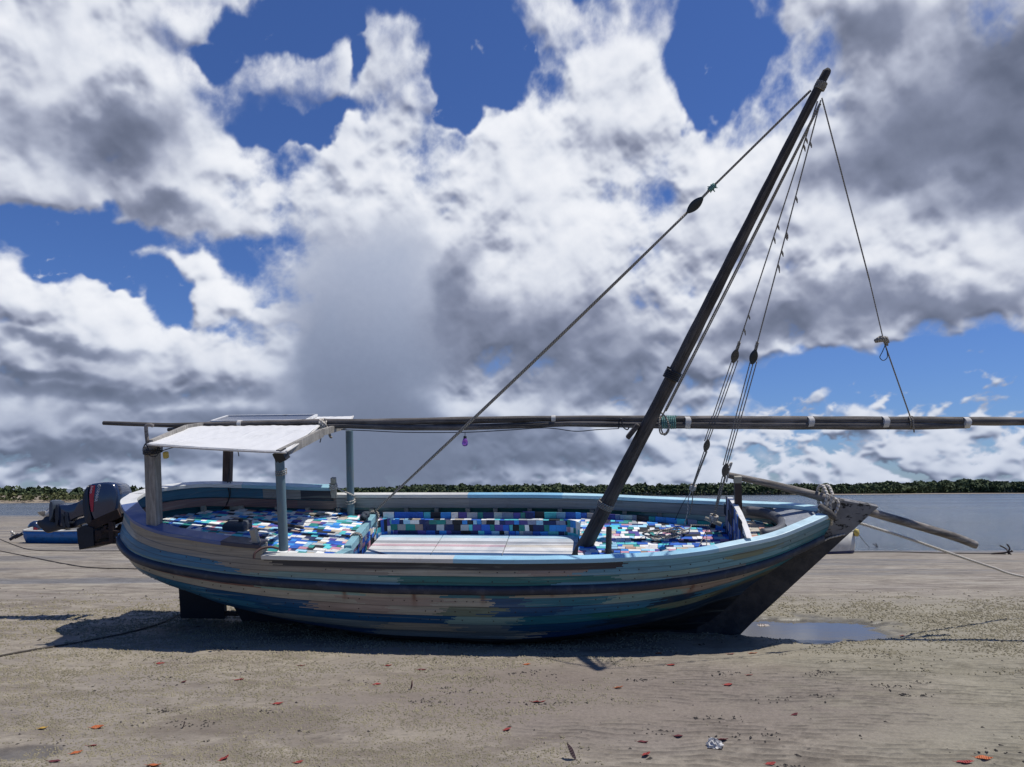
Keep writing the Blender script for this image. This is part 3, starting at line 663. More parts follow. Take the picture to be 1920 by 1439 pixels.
# stem, keel, rudder -----------------------------------------------------------
def plank2d(pts, y0, y1, name, mat, parent=dhow, bevel=.008):
    """outline in the plane of the keel given thickness"""
    mb = MB(); mb.loft([[(p[0], y0, p[1]) for p in pts], [(p[0], y1, p[1]) for p in pts]]); return mb.build(name, mat, parent, bevel=bevel)
sp = [(2.10, .02), (2.12, .18), (2.40, .34), (2.70, .60), (2.93, .86), (3.14, 1.05), (3.30, 1.22), (3.45, 1.45), (3.60, 1.545), (3.66, 1.545), (4.03, 1.475), (3.62, 1.06), (3.15, .58), (2.72, .14), (2.56, -.04), (2.50, -.16), (2.10, -.16)]
def stem_board():
    mb = MB(); rings = []
    mb.loft([[(p[0], -.055, p[1]) for p in sp], [(p[0], .055, p[1]) for p in sp]]); return mb.build('stem', M['stem'], dhow, bevel=.010)
def stem_mat():
    m, N, b = new_mat('peeling_stem'); o = objco(N); x, y, z = N.sep(o)
    n = N.noise(o, 7, 8, .7); pe = N.noise(N.map(o, scale=(1, 1, 1.6)), 11, 6, .65, dist=.5)
    top = N.ss(z, 1.13, 1.18)
    low = N.mix(N.ss(n, .35, .65), (.016, .018, .024), (.050, .047, .048)); hi = N.mix(N.ss(n, .3, .7), (.13, .13, .135), (.20, .20, .205))
    hi = N.mix(N.ss(pe, .535, .56), hi, (.006, .006, .007))
    N.put(b.inputs['Base Color'], N.mix(top, low, hi)); b.inputs['Roughness'].default_value = .7
    bump(N, b, N.m('ADD', n, N.m('MULTIPLY', N.ss(pe, .53, .56), -.6)), .6, .006); return m
M['stem'] = stem_mat(); stem_board()
mb = MB(); mb.loft([[(-3.45, y, .30), (-3.30, y, .02), (-3.2, y, -.02), (2.5, y, -.12), (2.5, y, .06), (-2.6, y, .16)] for y in (-.05, .05)]); mb.build('keel', M['black'], dhow)
mb = MB(); mb.loft([[(-4.10, y, .46), (-4.11, y, .03), (-3.53, y, .035), (-3.53, y, .27), (-3.44, y, .31), (-3.60, y, .42)] for y in (-.035, .035)]); mb.build('rudder', M['black'], dhow, bevel=.006)
for z_, r_ in ((.09, .03), (.25, .022)): mb = MB(); mb.tube([(-3.54, 0, z_), (-3.37, 0, z_)], r_, 8); mb.build('rudder_hinge', M['steel'], dhow)
# foredeck in the eyes of the boat, breast plate
def deckfill(s0, s1, w, name, mat, n=40, inset=.07, top=True, colf=None):
    s = np.linspace(s0, s1, n); v, ww = sheer(s); mb = MB(); wv = (ww + w) if abs(w) < .5 else np.full(n, w)
    mb.loft([[(s[i], -(v[i] - inset), wv[i]), (s[i], v[i] - inset, wv[i]), (s[i], v[i] - inset, wv[i] - .02), (s[i], -(v[i] - inset), wv[i] - .02)] for i in range(n)]); return mb.build(name, mat, dhow)
deckfill(3.02, 3.50, .012, 'breast_plate', plain('scuffed_grey_deck', (.22, .24, .27), .6, var=.3, scale=12, bmp=.5, dirt=(.42, .42, .42)), inset=.02)
mb = MB(); arc = []
v3, w3 = sheer([3.0]); v3 = float(v3[0]) - .10; w3 = float(w3[0])
for k in range(25):
    a = math.pi * k / 24; arc.append((3.03 - .30 * (1 - math.sin(a)) , v3 * math.cos(a), w3 - .03))
mb.tube(arc, [.055] * 25, 10); mb.build('bow_coaming', plain('grey_rubber', (.075, .08, .095), .6, var=.3, scale=10), dhow, smooth=True)
# ---- mosaic of cut flip-flops
FLIP = [((.80,.80,.78),30),((.46,.50,.52),7),((.02,.12,.52),13),((.04,.26,.68),9),((.32,.58,.76),11),((.010,.013,.022),11),((.010,.025,.11),8),((.018,.24,.22),6),((.10,.56,.60),9),((.55,.28,.36),6),((.09,.07,.32),4),((.55,.47,.36),5),((.35,.22,.16),2)]
FC = [c for c, w in FLIP]; FWt = np.array([w for c, w in FLIP], float); FWt /= FWt.sum()
trng = np.random.default_rng(11)
def tilecol(dark=1.0, pal=None):
    c = (pal or FC)[trng.choice(len(pal or FC), p=None if pal else FWt)]; k = trng.uniform(.75, 1.15) * dark; return tuple(float(x * k) for x in c)
def mosaic(name, O, A, Bv, la, lb, inside=None, tw=(.05, .14), th=.074, lift=.010, dark=1.0, pal=None, parent=dhow, base=True):
    """tiles on the plane O + a*A + b*B, 0<=a<=la, 0<=b<=lb; a keeps the rows"""
    O, A, Bv = Vector(O), Vector(A).normalized(), Vector(Bv).normalized(); Nn = A.cross(Bv); mb = MB(); b = 0.0
    if Nn.z < -.01 or (abs(Nn.z) < .01 and Nn.y > 0): Nn = -Nn
    while b < lb - .01:
        h = min(th * trng.uniform(.75, 1.2), lb - b); a = -trng.uniform(0, .1)
        while a < la:
            w = trng.uniform(*tw); a0, a1 = max(a, 0), min(a + w, la); a += w
            if a1 - a0 < .012: continue
            if inside and not inside((a0 + a1) / 2, b + h / 2): continue
            jit = [trng.uniform(-.004, .004) for _ in range(4)]; z = trng.uniform(.002, lift); g = .0015
            q = [O + A * (a0 + g + jit[0]) + Bv * (b + g), O + A * (a1 - g + jit[1]) + Bv * (b + g + jit[0]), O + A * (a1 - g + jit[2]) + Bv * (b + h - g), O + A * (a0 + g + jit[3]) + Bv * (b + h - g + jit[1])]
            tl = [trng.uniform(-.003, .003) for _ in range(4)]; c = tilecol(dark, pal)
            top = [q[i] + Nn * (z + max(0, tl[i])) for i in range(4)]; fs = [(4, 5, 6, 7), (0, 1, 5, 4), (1, 2, 6, 5), (2, 3, 7, 6), (3, 0, 4, 7)]
            if A.cross(Bv).dot(Nn) < 0: fs = [f[::-1] for f in fs]
            mb.add(q + top, fs, c)
        b += h
    if base and not inside: mb.add([O - Nn * .002, O + A * la - Nn * .002, O + A * la + Bv * lb - Nn * .002, O + Bv * lb - Nn * .002], [(0, 1, 2, 3)], (.02, .02, .025))
    return mb.build(name, M['tile'], parent)
def hw(s, ins): v, w = sheer([s]); return float(v[0]) - ins
DK = 1.0; BW = .985; BV = .95
S1 = -1.86
# after deck, slightly crowned plane, drawn in rows along the boat
AFT = Vector((1, 0, -.075)).normalized()
mosaic('after_deck', (-4.42, -1.2, DK + .075 * 2.56), AFT, (0, 1, 0), (4.42 + S1) * 1.002, 2.4, inside=lambda a, b: abs(b - 1.2) < hw(-4.42 + a, .10))
_s = np.linspace(-4.5, S1, 30); _v, _w = sheer(_s); mb = MB(); mb.loft([[(a_1, sg * (v_1 - .085), DK - .004 - .075 * (a_1 - S1) - dz) for sg, dz in ((-1, 0), (1, 0), (1, .02), (-1, .02))] for a_1, v_1 in zip(_s, _v)]); mb.build('deck_board', M['black'], dhow)
mosaic('fore_deck', (.80, -1.2, DK), (1, 0, 0), (0, 1, 0), 1.72, 2.4, inside=lambda a, b: abs(b - 1.2) < hw(.80 + a, .11 + .05 * max(0, a - 1.0)))
deckfill(.80, 2.52, DK - .004, 'deck_board', M['black'], inset=.09)
# well: benches along both sides, their fronts and back cushions
WF = .768
SHADEPAL = FC[2:4] * 2 + [FC[5]] * 3 + [FC[6]] * 3 + [FC[2]] * 2 + FC[7:9] + [FC[0], FC[1], FC[4], (.30, .22, .20), (.22, .25, .36), FC[10], FC[7], (.30, .30, .32)]  # foam colours weighted dark: shade of bench fronts and backs put into the tiles
for sg in (1, -1):
    mosaic('bench_top', (S1, BV if sg > 0 else -BV - .13, BW), (1, 0, 0), (0, 1, 0), .80 - S1, .13, th=.07, inside=lambda a, b: hw(S1 + a, .06) > 1.08)
    mosaic('bench_front', (S1, sg * BV, WF - .02), (1, 0, 0), (0, 0, 1), .80 - S1, BW - WF + .022, tw=(.045, .13), th=.085, lift=.005, pal=SHADEPAL)
mosaic('bench_back', (S1 + .05, 1.015, BW), (1, 0, 0), (0, .12, 1), 2.0, .085, tw=(.05, .16), th=.085, pal=SHADEPAL)
mb = MB()
# back cushions of the fore part follow the side
for k, (sa, sb) in enumerate(((0.05, .80), (.80, 1.5), (1.5, 2.1), (2.1, 2.5))):
    va, vb = hw(sa, .165), hw(sb, .165); mosaic('bench_back', (sa, va, DK - .01), (sb - sa, vb - va, 0), (0, 0, 1), math.hypot(sb - sa, vb - va), .085, tw=(.05, .16), th=.085, pal=SHADEPAL)
mosaic('well_end', (.80, -BV, WF - .02), (0, 1, 0), (0, 0, 1), 1.90, DK - WF + .022, tw=(.045, .13), th=.07, lift=.005)
mosaic('well_end', (S1, -BV, WF - .02), (0, 1, 0), (0, 0, 1), 1.90, DK - WF + .022, tw=(.045, .13), th=.07, lift=.005)
# rounded corners of the far bench front
for sx, cx in ((1, S1 + .22), (-1, .80 - .22)):
    q = MB(); n = 9; prev = None
    for k in range(n):
        a = math.pi / 2 * k / (n - 1); p = (cx - sx * .22 * math.cos(a) * 1.0, .73 + .22 * math.sin(a))
        if prev:
            for z0, z1 in ((WF, WF + .07), (WF + .07, WF + .14), (WF + .14, DK + .004)): q.add([(*prev, z0), (*p, z0), (*p, z1), (*prev, z1)], [(0, 1, 2, 3)], tilecol())
        if prev: q.add([(*prev, DK + .004), (*p, DK + .004), (cx - sx * .225, .955, DK + .004)], [(0, 1, 2)], tilecol())
        prev = p
    q.build('bench_corner', M['tile'], dhow)
# floor of the well: three hatch boards, striped by their planks
FLCOL = [(.42,.60,.70),(.60,.64,.66),(.34,.35,.37),(.66,.66,.65),(.62,.44,.46),(.70,.70,.68),(.45,.47,.50),(.68,.68,.67),(.04,.10,.22),(.30,.45,.58),(.6,.6,.6),(.1,.2,.35)]
wv = [.13,.13,.08,.04,.08,.12,.04,.06,.07,.26,.32,.32]
for k, (a, b) in enumerate(((-1.80, -.98), (-.97, -.12), (-.11, .765))):
    v = .925; mb = MB()
    for j, (wd, c) in enumerate(zip(wv, FLCOL)):
        c2 = c if k != 2 or j not in (4,) else (.60, .55, .47)
        mb.box((a, v - wd + .002, WF + .02 * 0 + trng.uniform(0, .003)), (b - a, 0, 0), (0, wd - .004, 0), (0, 0, .035), c2); v -= wd
    mb.build('floor_hatch', M['floor'], dhow)
# cross beam at the after end of the well, in two steps
lbm = plain('pale_blue_beam', (.22, .42, .47), .5, var=.2, dirt=(.12, .2, .22))
pA, pB = hitb(703, 966, 2, 1.15), hitb(652, 1030, 2, 1.15)
mb = MB(); mb.beam(pA, pB, .085, .085, col=None); mb.build('cross_beam', lbm, dhow, bevel=.006)
pC = hitb(600, 1046, 2, 1.13); mb = MB(); mb.beam(pB + Vector((.03, -.02, -.02)), hitb(640, 1044, 2, 1.12) + Vector((-.12, -.22, 0)), .10, .08); mb.build('cross_beam', lbm, dhow, bevel=.006)
for q_, dy_ in ((pA, -.04), (pB, .04)): mb = MB(); mb.beam(q_ + Vector((0, dy_, -.02)), q_ + Vector((0, dy_, -.14)), .06, .06, up=(1, 0, 0)); mb.build('beam_foot', lbm, dhow)
# head board across the bow: white top edge, mosaic on its after face
hb = [hitb(1365, 934, 0, 2.54), hitb(1389, 966, 0, 2.54), hitb(1404, 1010, 0, 2.54)]
top = [(.55, 1.395), (.42, 1.44), (.25, 1.455), (0, 1.46), (-.25, 1.45), (-.48, 1.42), (-.68, 1.385), (-.84, 1.345)]
top = [(y + .02, z) for y, z in top]
top = [(y * .93 + .02, z) for y, z in top]
mb = MB(); out = top + [(-.60, 1.325), (-.56, 1.20), (-.54, 1.0), (.52, 1.0)]
mb.loft([[(2.52, y, z) for y, z in out], [(2.575, y, z) for y, z in out]]); mb.build('head_board', M['white'], dhow)
def inhead(a, b):
    y = -.72 + a; z = 1.0 + b; return z < np.interp(y, [p[0] for p in top][::-1], [p[1] for p in top][::-1]) - .015
mosaic('head_mosaic', (2.516, .62, 1.0), (0, -1, 0), (0, 0, 1), 1.34, .46, inside=lambda a, b: abs(.62 - a) < .50 + max(0, b - .12) * .6 and (1.0 + b) < np.interp(.62 - a, [p[0] for p in top][::-1], [p[1] for p in top][::-1]) - .02, tw=(.03, .09), th=.11, pal=[(.02,.07,.30),(.03,.12,.42),(.5,.5,.5),(.01,.015,.03),(.25,.28,.4),(.01,.03,.12)])
mosaic('bow_seat', (2.60, -.6, 1.16), (1, 0, 0), (0, 1, 0), .40, 1.2, inside=lambda a, b: abs(b - .6) < hw(2.60 + a, .17), th=.10, tw=(.05, .11), pal=[(.55,.42,.30),(.62,.60,.55),(.03,.28,.24),(.60,.34,.26),(.05,.18,.34),(.55,.5,.42)])
deckfill(2.60, 3.02, 1.155, 'deck_board', M['black'], inset=.15)
# posts of the bow: dark upright with pale cap, carrying the inner end of the bowsprit
mb = MB(); mb.beam(hitb(1386, 958, 1, .10) + Vector((0, 0, -.25)), hitb(1383, 905, 1, .10), .075, .075, up=(1, 0, 0)); mb.build('bow_post', plain('dark_bow_post', (.030, .018, .018), .6, var=.4), dhow, bevel=.006)
mb = MB(); mb.beam(hitb(1383, 905, 1, .10), hitb(1383, 893, 1, .10), .082, .082, up=(1, 0, 0)); mb.build('post_cap', M['cream'], dhow, bevel=.004)
# ---- mast and yards
mast_mat = wood('mast_timber', (.030, .024, .020), (.105, .090, .078), rot=(0, math.radians(62.6), 0), along=1.0, across=30)
mb = MB(); A0 = Vector((.78, 0, .82)); A1 = Vector((3.43, 0, 6.01)); n = 40; pts = []; rr = []
for k in range(n + 1):
    t = k / n; p = A0.lerp(A1, t); p = p + Vector((math.sin(t * 5.2) * .012, math.sin(t * 4) * .01, 0)); pts.append(p); rr.append((.088 * (1 - t) + .043 * t) * (1 + .03 * math.sin(k * 1.7)))
pts.append(A1 + (A1 - A0).normalized() * .02); rr.append(.030)
mb.tube(pts, rr, 20); mast = mb.build('mast', mast_mat, dhow, auto=40)
md = (A1 - A0).normalized()
def mast_pt(t): return A0.lerp(A1, t)
def coil(name, c, axis, r, turns, thick, pitch, mat, parent, n=14, wob=.004):
    axis = Vector(axis).normalized(); a = axis.cross(Vector((0, 1, .2))).normalized(); b = axis.cross(a); rr_ = random.Random(hash(name) & 0 or int(c[0] * 1000) & 255)
    pts = []
    for k in range(int(turns * n) + 1):
        th = 2 * math.pi * k / n; q = r + rr_.uniform(0, wob); pts.append(Vector(c) + (a * math.cos(th) + b * math.sin(th)) * q + axis * (pitch * k / n - pitch * turns / 2))
    mb = MB(); mb.tube(pts, thick, 6); return mb.build(name, mat, parent, smooth=True)
coil('mast_strap', mast_pt(.125), md, .085, 4, .009, .017, M['rope'], mast)
coil('lashing', mast_pt(.408), md, .080, 5, .012, .020, M['wire'], mast)
coil('lashing', mast_pt(.975), md, .048, 5, .010, .016, M['rope'], mast)
mb = MB(); q0 = hitb(1197, 796, 1, -.02); q1 = hitb(1176, 822, 1, -.02); mb.beam(q0, q1, .05, .085, up=(0, 1, 0)); mb.build('cleat', wood('cleat_wood', (.04, .033, .028), (.12, .10, .09)), mast, bevel=.012)
pk = hitb(1140, 985, 1, -.28); mb = MB(); mb.tube([Vector((pk.x, -.28, DK)), Vector((pk.x + .01, -.28, DK + .30))], [.035, .032], 10); mb.build('deck_post', M['block'], dhow, auto=40)
yard_mat = wood('yard_timber', (.045, .040, .036), (.185, .165, .15), along=.9, across=34)
def yY(X): return 9.74 - (X + 5.7) * .121
def yp(px, py, off=0.0):
    d = ray(px, py); k = d.x / d.y; Y = (9.74 - 5.7 * .121 + off) / (1 + .121 * k); return at(px, py, Y)
def yard(name, L, mat, off=0.0):
    L = sorted(L); xs = [p[0] for p in L]; X = np.arange(xs[0], xs[-1] + 1, 22.0); mb = MB(); P = []; R = []
    for i, x in enumerate(X):
        y = np.interp(x, xs, [p[1] for p in L]); r = np.interp(x, xs, [p[2] for p in L]) * (1 + .04 * math.sin(i * 1.1)); P.append(tb(yp(x, y, off))); R.append(r)
    mb.tube(P, R, 14); return mb.build(name, mat, dhow, auto=50)
up = yard('yard', [(194,793.5,.026),(320,798,.030),(450,795,.034),(600,791,.036),(705,792,.042),(880,788.5,.046),(1022,785.5,.036),(1134,785,.036),(1210,786.5,.045),(1500,789,.052),(1826,790,.050),(1960,791,.046),(2150,792,.042)], yard_mat, 0)
lo = yard('yard', [(315,806,.022),(440,803,.030),(560,802,.034),(640,798.5,.034),(769,802.5,.036),(880,801.5,.038),(1000,797.5,.034),(1070,794.5,.036),(1190,796.5,.042),(1280,797,.046),(1500,798,.050),(1720,798.5,.046),(1815,799,.030),(1828,799,.012)], yard_mat, -.012)
for px, t in ((1289, 2), (1519, 2), (1659, 2), (1811, 2)):
    c = tb(yp(px, 793, -.01)); mb = MB(); ax = (tb(yp(px + 30, 793)) - c).normalized(); u = Vector((0, 0, 1)).cross(ax).normalized(); v_ = ax.cross(u); ring = []
    for dx in (-.030, -.026, 0, .024, .030):
        ring.append([c + ax * (dx + .006 * math.sin(a * 3)) + u * math.cos(a) * .066 + v_ * math.sin(a) * (.074 if px < 1800 else .064) for a in [2 * math.pi * k / 20 for k in range(20)]])
    mb.loft(ring); mb.build('binding', M['cloth'], up, auto=50)
for px, py in ((450, 795), (1038, 786)):
    c = tb(yp(px, py)); r_ = .040; mb = MB(); mb.tube([c - Vector((.025, 0, 0)), c + Vector((.025, 0, 0))], r_ + .006, 14); mb.build('binding', M['cloth'], up, auto=50)
coil('lashing', tb(yp(1254, 792)), tb(yp(1290, 792)) - tb(yp(1254, 792)), .070, 8, .0105, .021, M['ropeg'], up)
coil('lashing', tb(yp(1219, 791)), tb(yp(1290, 792)) - tb(yp(1254, 792)), .076, 4, .012, .020, M['wire'], up)
def pathb(pixels, Ys):   # rope through pixels with world depths -> boat frame
    return [tb(at(px, py, Y)) for (px, py), Y in zip(pixels, Ys)]
def dense(P, n=12, sag=0.0):
    P = [Vector(p) for p in P]; out = []
    for i in range(len(P) - 1):
        p0 = P[i - 1] if i else P[i]; p3 = P[i + 2] if i + 2 < len(P) else P[i + 1]
        for k in range(n):
            t = k / n; out.append(.5 * ((2 * P[i]) + (P[i + 1] - p0) * t + (2 * p0 - 5 * P[i] + 4 * P[i + 1] - p3) * t * t + (-p0 + 3 * P[i] - 3 * P[i + 1] + p3) * t ** 3))
    out.append(P[-1]); return out
def rope(name, P, r, mat, parent=dhow, n=8, curve=True, k=12):
    mb = MB(); mb.tube(dense(P, k) if curve else P, r, n); return mb.build(name, mat, parent, smooth=True)
def line(a, b, sag=.0, n=24):
    a, b = Vector(a), Vector(b); return [a.lerp(b, k / n) + Vector((0, 0, -sag * 4 * (k / n) * (1 - k / n))) for k in range(n + 1)]
def pulley(name, c, d, L=.17, W=.075, T=.055, mat=None, parent=dhow):
    """rope block: an oval wooden shell with a sheave between two cheeks"""
    c, d = Vector(c), Vector(d).normalized(); sd = Vector((0, 1, 0)); sd = (sd - d * sd.dot(d)).normalized(); o = d.cross(sd); mb = MB(); n = 12
    for off in (-T * .30, T * .30):
        rings = []
        for k in range(n + 1):
            t = k / n; w = W / 2 * math.sin(math.pi * (.06 + .88 * t)) ** .75; q = T * .19
            rings.append([c + d * (t - .5) * L + sd * off + o * w * math.cos(a) + sd * q * math.sin(a) for a in [2 * math.pi * j / 14 for j in range(14)]])
        mb.loft(rings)
    mb.tube([c - sd * T * .55, c + sd * T * .55], W * .12, 10); mb.tube([c - sd * T * .12, c + sd * T * .12], W * .40, 14)
    o_ = mb.build(name, mat or M['block'], parent, auto=50); return o_
top_ = pts[-3]
def P3(px, py, Y): return tb(at(px, py, Y))
# backstay to the cross beam
a_ = P3(1520, 170, 7.18); b_ = P3(1335, 352, 7.72); c_ = P3(1303, 385, 7.80); e_ = pA + Vector((0, -.06, .05))
rope('backstay', line(a_, b_), .0125, M['rope'], curve=False); rope('backstay', line(b_, c_), .014, M['rope'], curve=False)
mb = MB(); 
for k in range(7): a2 = k * .9; mb.tube([b_ + Vector((math.cos(a2) * .02, math.sin(a2 * 1.3) * .02, math.sin(a2) * .02)), b_ + Vector((math.cos(a2) * .055, .01 * k - .03, math.sin(a2) * .045 - .01))], [.011, .004], 5)
mb.tube(line(b_ + Vector((.03, 0, .03)), b_ - Vector((.03, 0, .03)), n=3), .028, 8); mb.build('rope_knot', M['ropeg'], dhow, smooth=True)
pulley('rope_block', c_, a_ - c_, .22, .105, .07, M['blockdk'])
dn = (e_ - c_).normalized(); st = c_ + dn * .09
for k, dy in enumerate((-.030, 0, .030)): rope('tackle_line', line(st + Vector((dy * 1.0, dy, dy)), e_ + Vector((dy * .15, dy * .3, dy * .2)), .015 + .010 * k), .0135, M['rope'], curve=False)
bl2 = P3(672, 985, 9.45); pulley('rope_block', pA.lerp(pB, .30) + Vector((-.03, 0, .10)), (e_ - (pA.lerp(pB, .30) + Vector((0, 0, .08)))), .30, .10, .07, M['blockdk'])
coil('lashing', pA + Vector((0, -.07, 0)), pA - pB, .065, 4, .009, .02, M['rope'], dhow)
coil('lashing', pA.lerp(pB, .72), pA - pB, .062, 3, .008, .02, M['rope'], dhow)
rope('rope_tail', dense([pA + Vector((.03, -.08, .03)), pA + Vector((.06, -.10, -.06)), pA + Vector((.05, -.14, -.17)), pA + Vector((.02, -.16, -.24))]), .008, M['ropew'], curve=False)
# shrouds on the fore side
tp = P3(1537, 188, 7.12)
yA = P3(1246, 772, 8.45)
rope('halyard', line(P3(1537, 195, 7.12), yA, .0), .0095, M['rope'], curve=False); rope('halyard', line(P3(1539, 195, 7.12), yA + Vector((.02, .02, 0)), .012), .0065, M['rope'], curve=False)
rope('halyard', [yA, P3(1237, 790, 8.42), P3(1240, 806, 8.42), P3(1246, 816, 8.42), P3(1254, 806, 8.42), P3(1250, 786, 8.42), P3(1238, 774, 8.44), P3(1236, 788, 8.41), P3(1238, 812, 8.41), P3(1249, 812, 8.41), P3(1256, 796, 8.41)], .009, M['rope'], n=6)
def shroud(pts_, Ys, dk):
    P = [P3(x, y, Y) for (x, y), Y in zip(pts_, Ys)]
    t0, b1, b2, e = P[0], P[1], P[2], P[3]
    rope('shroud', line(t0, b1, .004), .0070, M['rope'], curve=False)
    pulley('rope_block', b1, t0 - b2, .160, .082, .06, dk[0]); pulley('rope_block', b2, b1 - e, .150, .070, .05, dk[1])
    for k, o in enumerate((-.038, 0.0, .038)): rope('tackle_line', line(b1 + Vector((o, o * .4, -.05)), b2 + Vector((o * .7, o * .4, .06)), .004 * k), .0060, M['rope'], curve=False)
    for k, o in enumerate((-.030, .0)): rope('tackle_line', line(b2 + Vector((o, 0, -.07)), e + Vector((o * .3, 0, 0)), .0), .0065 + .005 * k, M['rope'], curve=False)
    r2 = random.Random(int(pts_[1][0]))
    for k in range(6):    # bits of seizing left on the line
        t = r2.uniform(.12, .97); c = t0.lerp(b1, t); mb = MB(); mb.tube([c + Vector((.004, 0, .012)), c + Vector((.014, 0, -.02)), c + Vector((.022, 0, -.045 - r2.uniform(0, .04)))], [.007, .011, .004], 6); mb.build('rope_tail', M['rope'], dhow)
    coil('seizing', t0.lerp(b1, .955), t0 - b1, .012, 7, .006, .014, M['rope'], dhow)
    return P
sA = shroud([(1533, 190), (1378, 668), (1325, 836), (1299, 914)], [7.12, 8.55, 9.0, 9.2], (M['block'], M['block']))
sB = shroud([(1539, 188), (1413, 670), (1360, 882), (1338, 972)], [7.10, 8.10, 8.35, 8.50], (M['blockdk'], M['block']))
coil('rope_knot', sA[3], sA[2] - sA[3], .030, 4, .010, .016, M['ropew'], dhow); coil('rope_knot', sB[3], sB[2] - sB[3], .038, 4, .011, .018, M['ropew'], dhow)
rope('tackle_line', [sA[3], P3(1291, 935, 9.2), P3(1289, 962, 9.2), P3(1283, 984, 9.2)], .006, M['ropew']); rope('tackle_line', [sA[3], P3(1298, 940, 9.2), P3(1292, 968, 9.2)], .006, M['rope']); rope('tackle_line', [sA[3], P3(1280, 945, 9.25), P3(1266, 975, 9.3)], .004, M['wire'])
rope('tackle_line', [sB[3], P3(1326, 1000, 8.35), P3(1325, 1024, 8.25)], .005, M['rope']); rope('tackle_line', [sB[3], P3(1322, 1000, 8.35), P3(1309, 1030, 8.2)], .005, M['rope'])
mb = MB(); mb.tube([P3(1322, 972, 8.5), P3(1352, 984, 8.48)], [.022, .026], 8); mb.build('cleat', M['cream'], dhow, smooth=True)
rope('tackle_line', [P3(1360, 882, 8.35), P3(1372, 868, 8.36), P3(1366, 886, 8.36), P3(1362, 905, 8.36)], .010, M['ropew'])
# forestay to the yard with its rag bundle
d0, d1, d2, d3 = P3(1541, 184, 7.10), P3(1630, 525, 7.55), P3(1657, 640, 7.75), P3(1706, 780, 8.02)
rope('forestay', line(d0, d1), .0075, M['rope'], curve=False); rope('forestay', line(d1, d2), .0060, M['rope'], curve=False); rope('forestay', line(d2, d3), .0075, M['rope'], curve=False)
mb = MB(); mb.tube([d2 + Vector((-.09, 0, .00)), d2 + Vector((-.03, 0, .025)), d2 + Vector((.02, 0, .02)), d2 + Vector((.05, 0, -.02))], [.020, .036, .034, .012], 10)
mb.tube([d2 + Vector((-.01, 0, .04)), d2 + Vector((.02, 0, .0)), d2 + Vector((.04, 0, -.05))], [.010, .02, .010], 8); mb.build('rope_bundle', M['rope'], dhow, smooth=True)
rope('rope_tail', [d2 + Vector((.02, 0, -.03)), d2 + Vector((-.01, 0, -.11)), d2 + Vector((-.035, 0, -.17)), d2 + Vector((0, 0, -.205)), d2 + Vector((.04, 0, -.17)), d2 + Vector((.03, 0, -.08))], .0045, M['wire'], n=5)
coil('lashing', tb(yp(1706, 793)), tb(yp(1760, 793)) - tb(yp(1706, 793)), .072, 2, .008, .022, M['rope'], up)
rope('rope_tail', [tb(yp(1712, 786, -.09)), tb(yp(1713, 800, -.09)), tb(yp(1714, 811, -.06))], .008, M['rope'], n=6)
# bowsprit pole and its lashing round the stem head
bsm = wood('bowsprit_timber', (.10, .085, .072), (.30, .27, .24), rot=(0, math.radians(-8), 0), along=1.0, across=30, crack=.6)
bw = [(1364, 891, 8.42, .034), (1440, 907, 8.41, .040), (1520, 927, 8.40, .045), (1560, 939, 8.40, .047), (1640, 963, 8.44, .046), (1720, 986, 8.50, .046), (1790, 1007, 8.56, .046), (1826, 1021, 8.60, .044), (1832, 1023, 8.60, .034)]
mb = MB(); P = [P3(a, b, c) for a, b, c, r in bw]; Pd = dense(P, 5); rd = np.interp(np.linspace(0, 1, len(Pd)), np.linspace(0, 1, len(bw)), [r for *_, r in bw]); mb.tube(Pd, list(rd), 14); mb.build('bowsprit', bsm, dhow, auto=50)
hc = Vector((3.52, -.02, 1.50))
for k in range(2):
    s = 3.46 + .055 * k; r = [(s + .03, -.075, 1.60), (s, -.085, 1.50), (s - .01 + .03 * k, -.08, 1.34), (s + .03, -.02, 1.27), (s + .02, .10, 1.36), (s, .19, 1.50), (s, .16, 1.63), (s + .02, .05, 1.67), (s + .03, -.075, 1.60)]
    rope('bow_lashing', r, .017, M['ropew'], n=8, k=8)
rope('bow_lashing', [(3.42, -.06, 1.50), (3.40, -.10, 1.42), (3.45, -.12, 1.36), (3.55, -.10, 1.40), (3.60, -.08, 1.52), (3.52, -.07, 1.60)], .016, M['ropew'], n=8, k=8)
mb = MB(); mb.tube([P3(1536, 948, 8.14), P3(1553, 962, 8.12), P3(1566, 972, 8.11)], [.030, .045, .030], 10); mb.build('samson_post', wood('grey_driftwood', (.05, .045, .042), (.16, .15, .14)), dhow, smooth=True)
rope('stem_strap', [hitb(1546, 1014, 1, -.058), hitb(1556, 1009, 1, -.065), hitb(1572, 1005, 1, -.065), hitb(1584, 1002, 1, -.058)], .010, M['ropew'])
rope('mooring_line', [hitb(1600, 978, 1, .06), P3(1640, 990, 8.35), P3(1700, 1009, 8.5), P3(1780, 1037, 8.8), P3(1860, 1064, 9.2), P3(1925, 1083, 9.6), tb(Vector((8.2, 9.9, .20))), tb(Vector((9.6, 10.2, .0)))], .0145, M['ropew'])
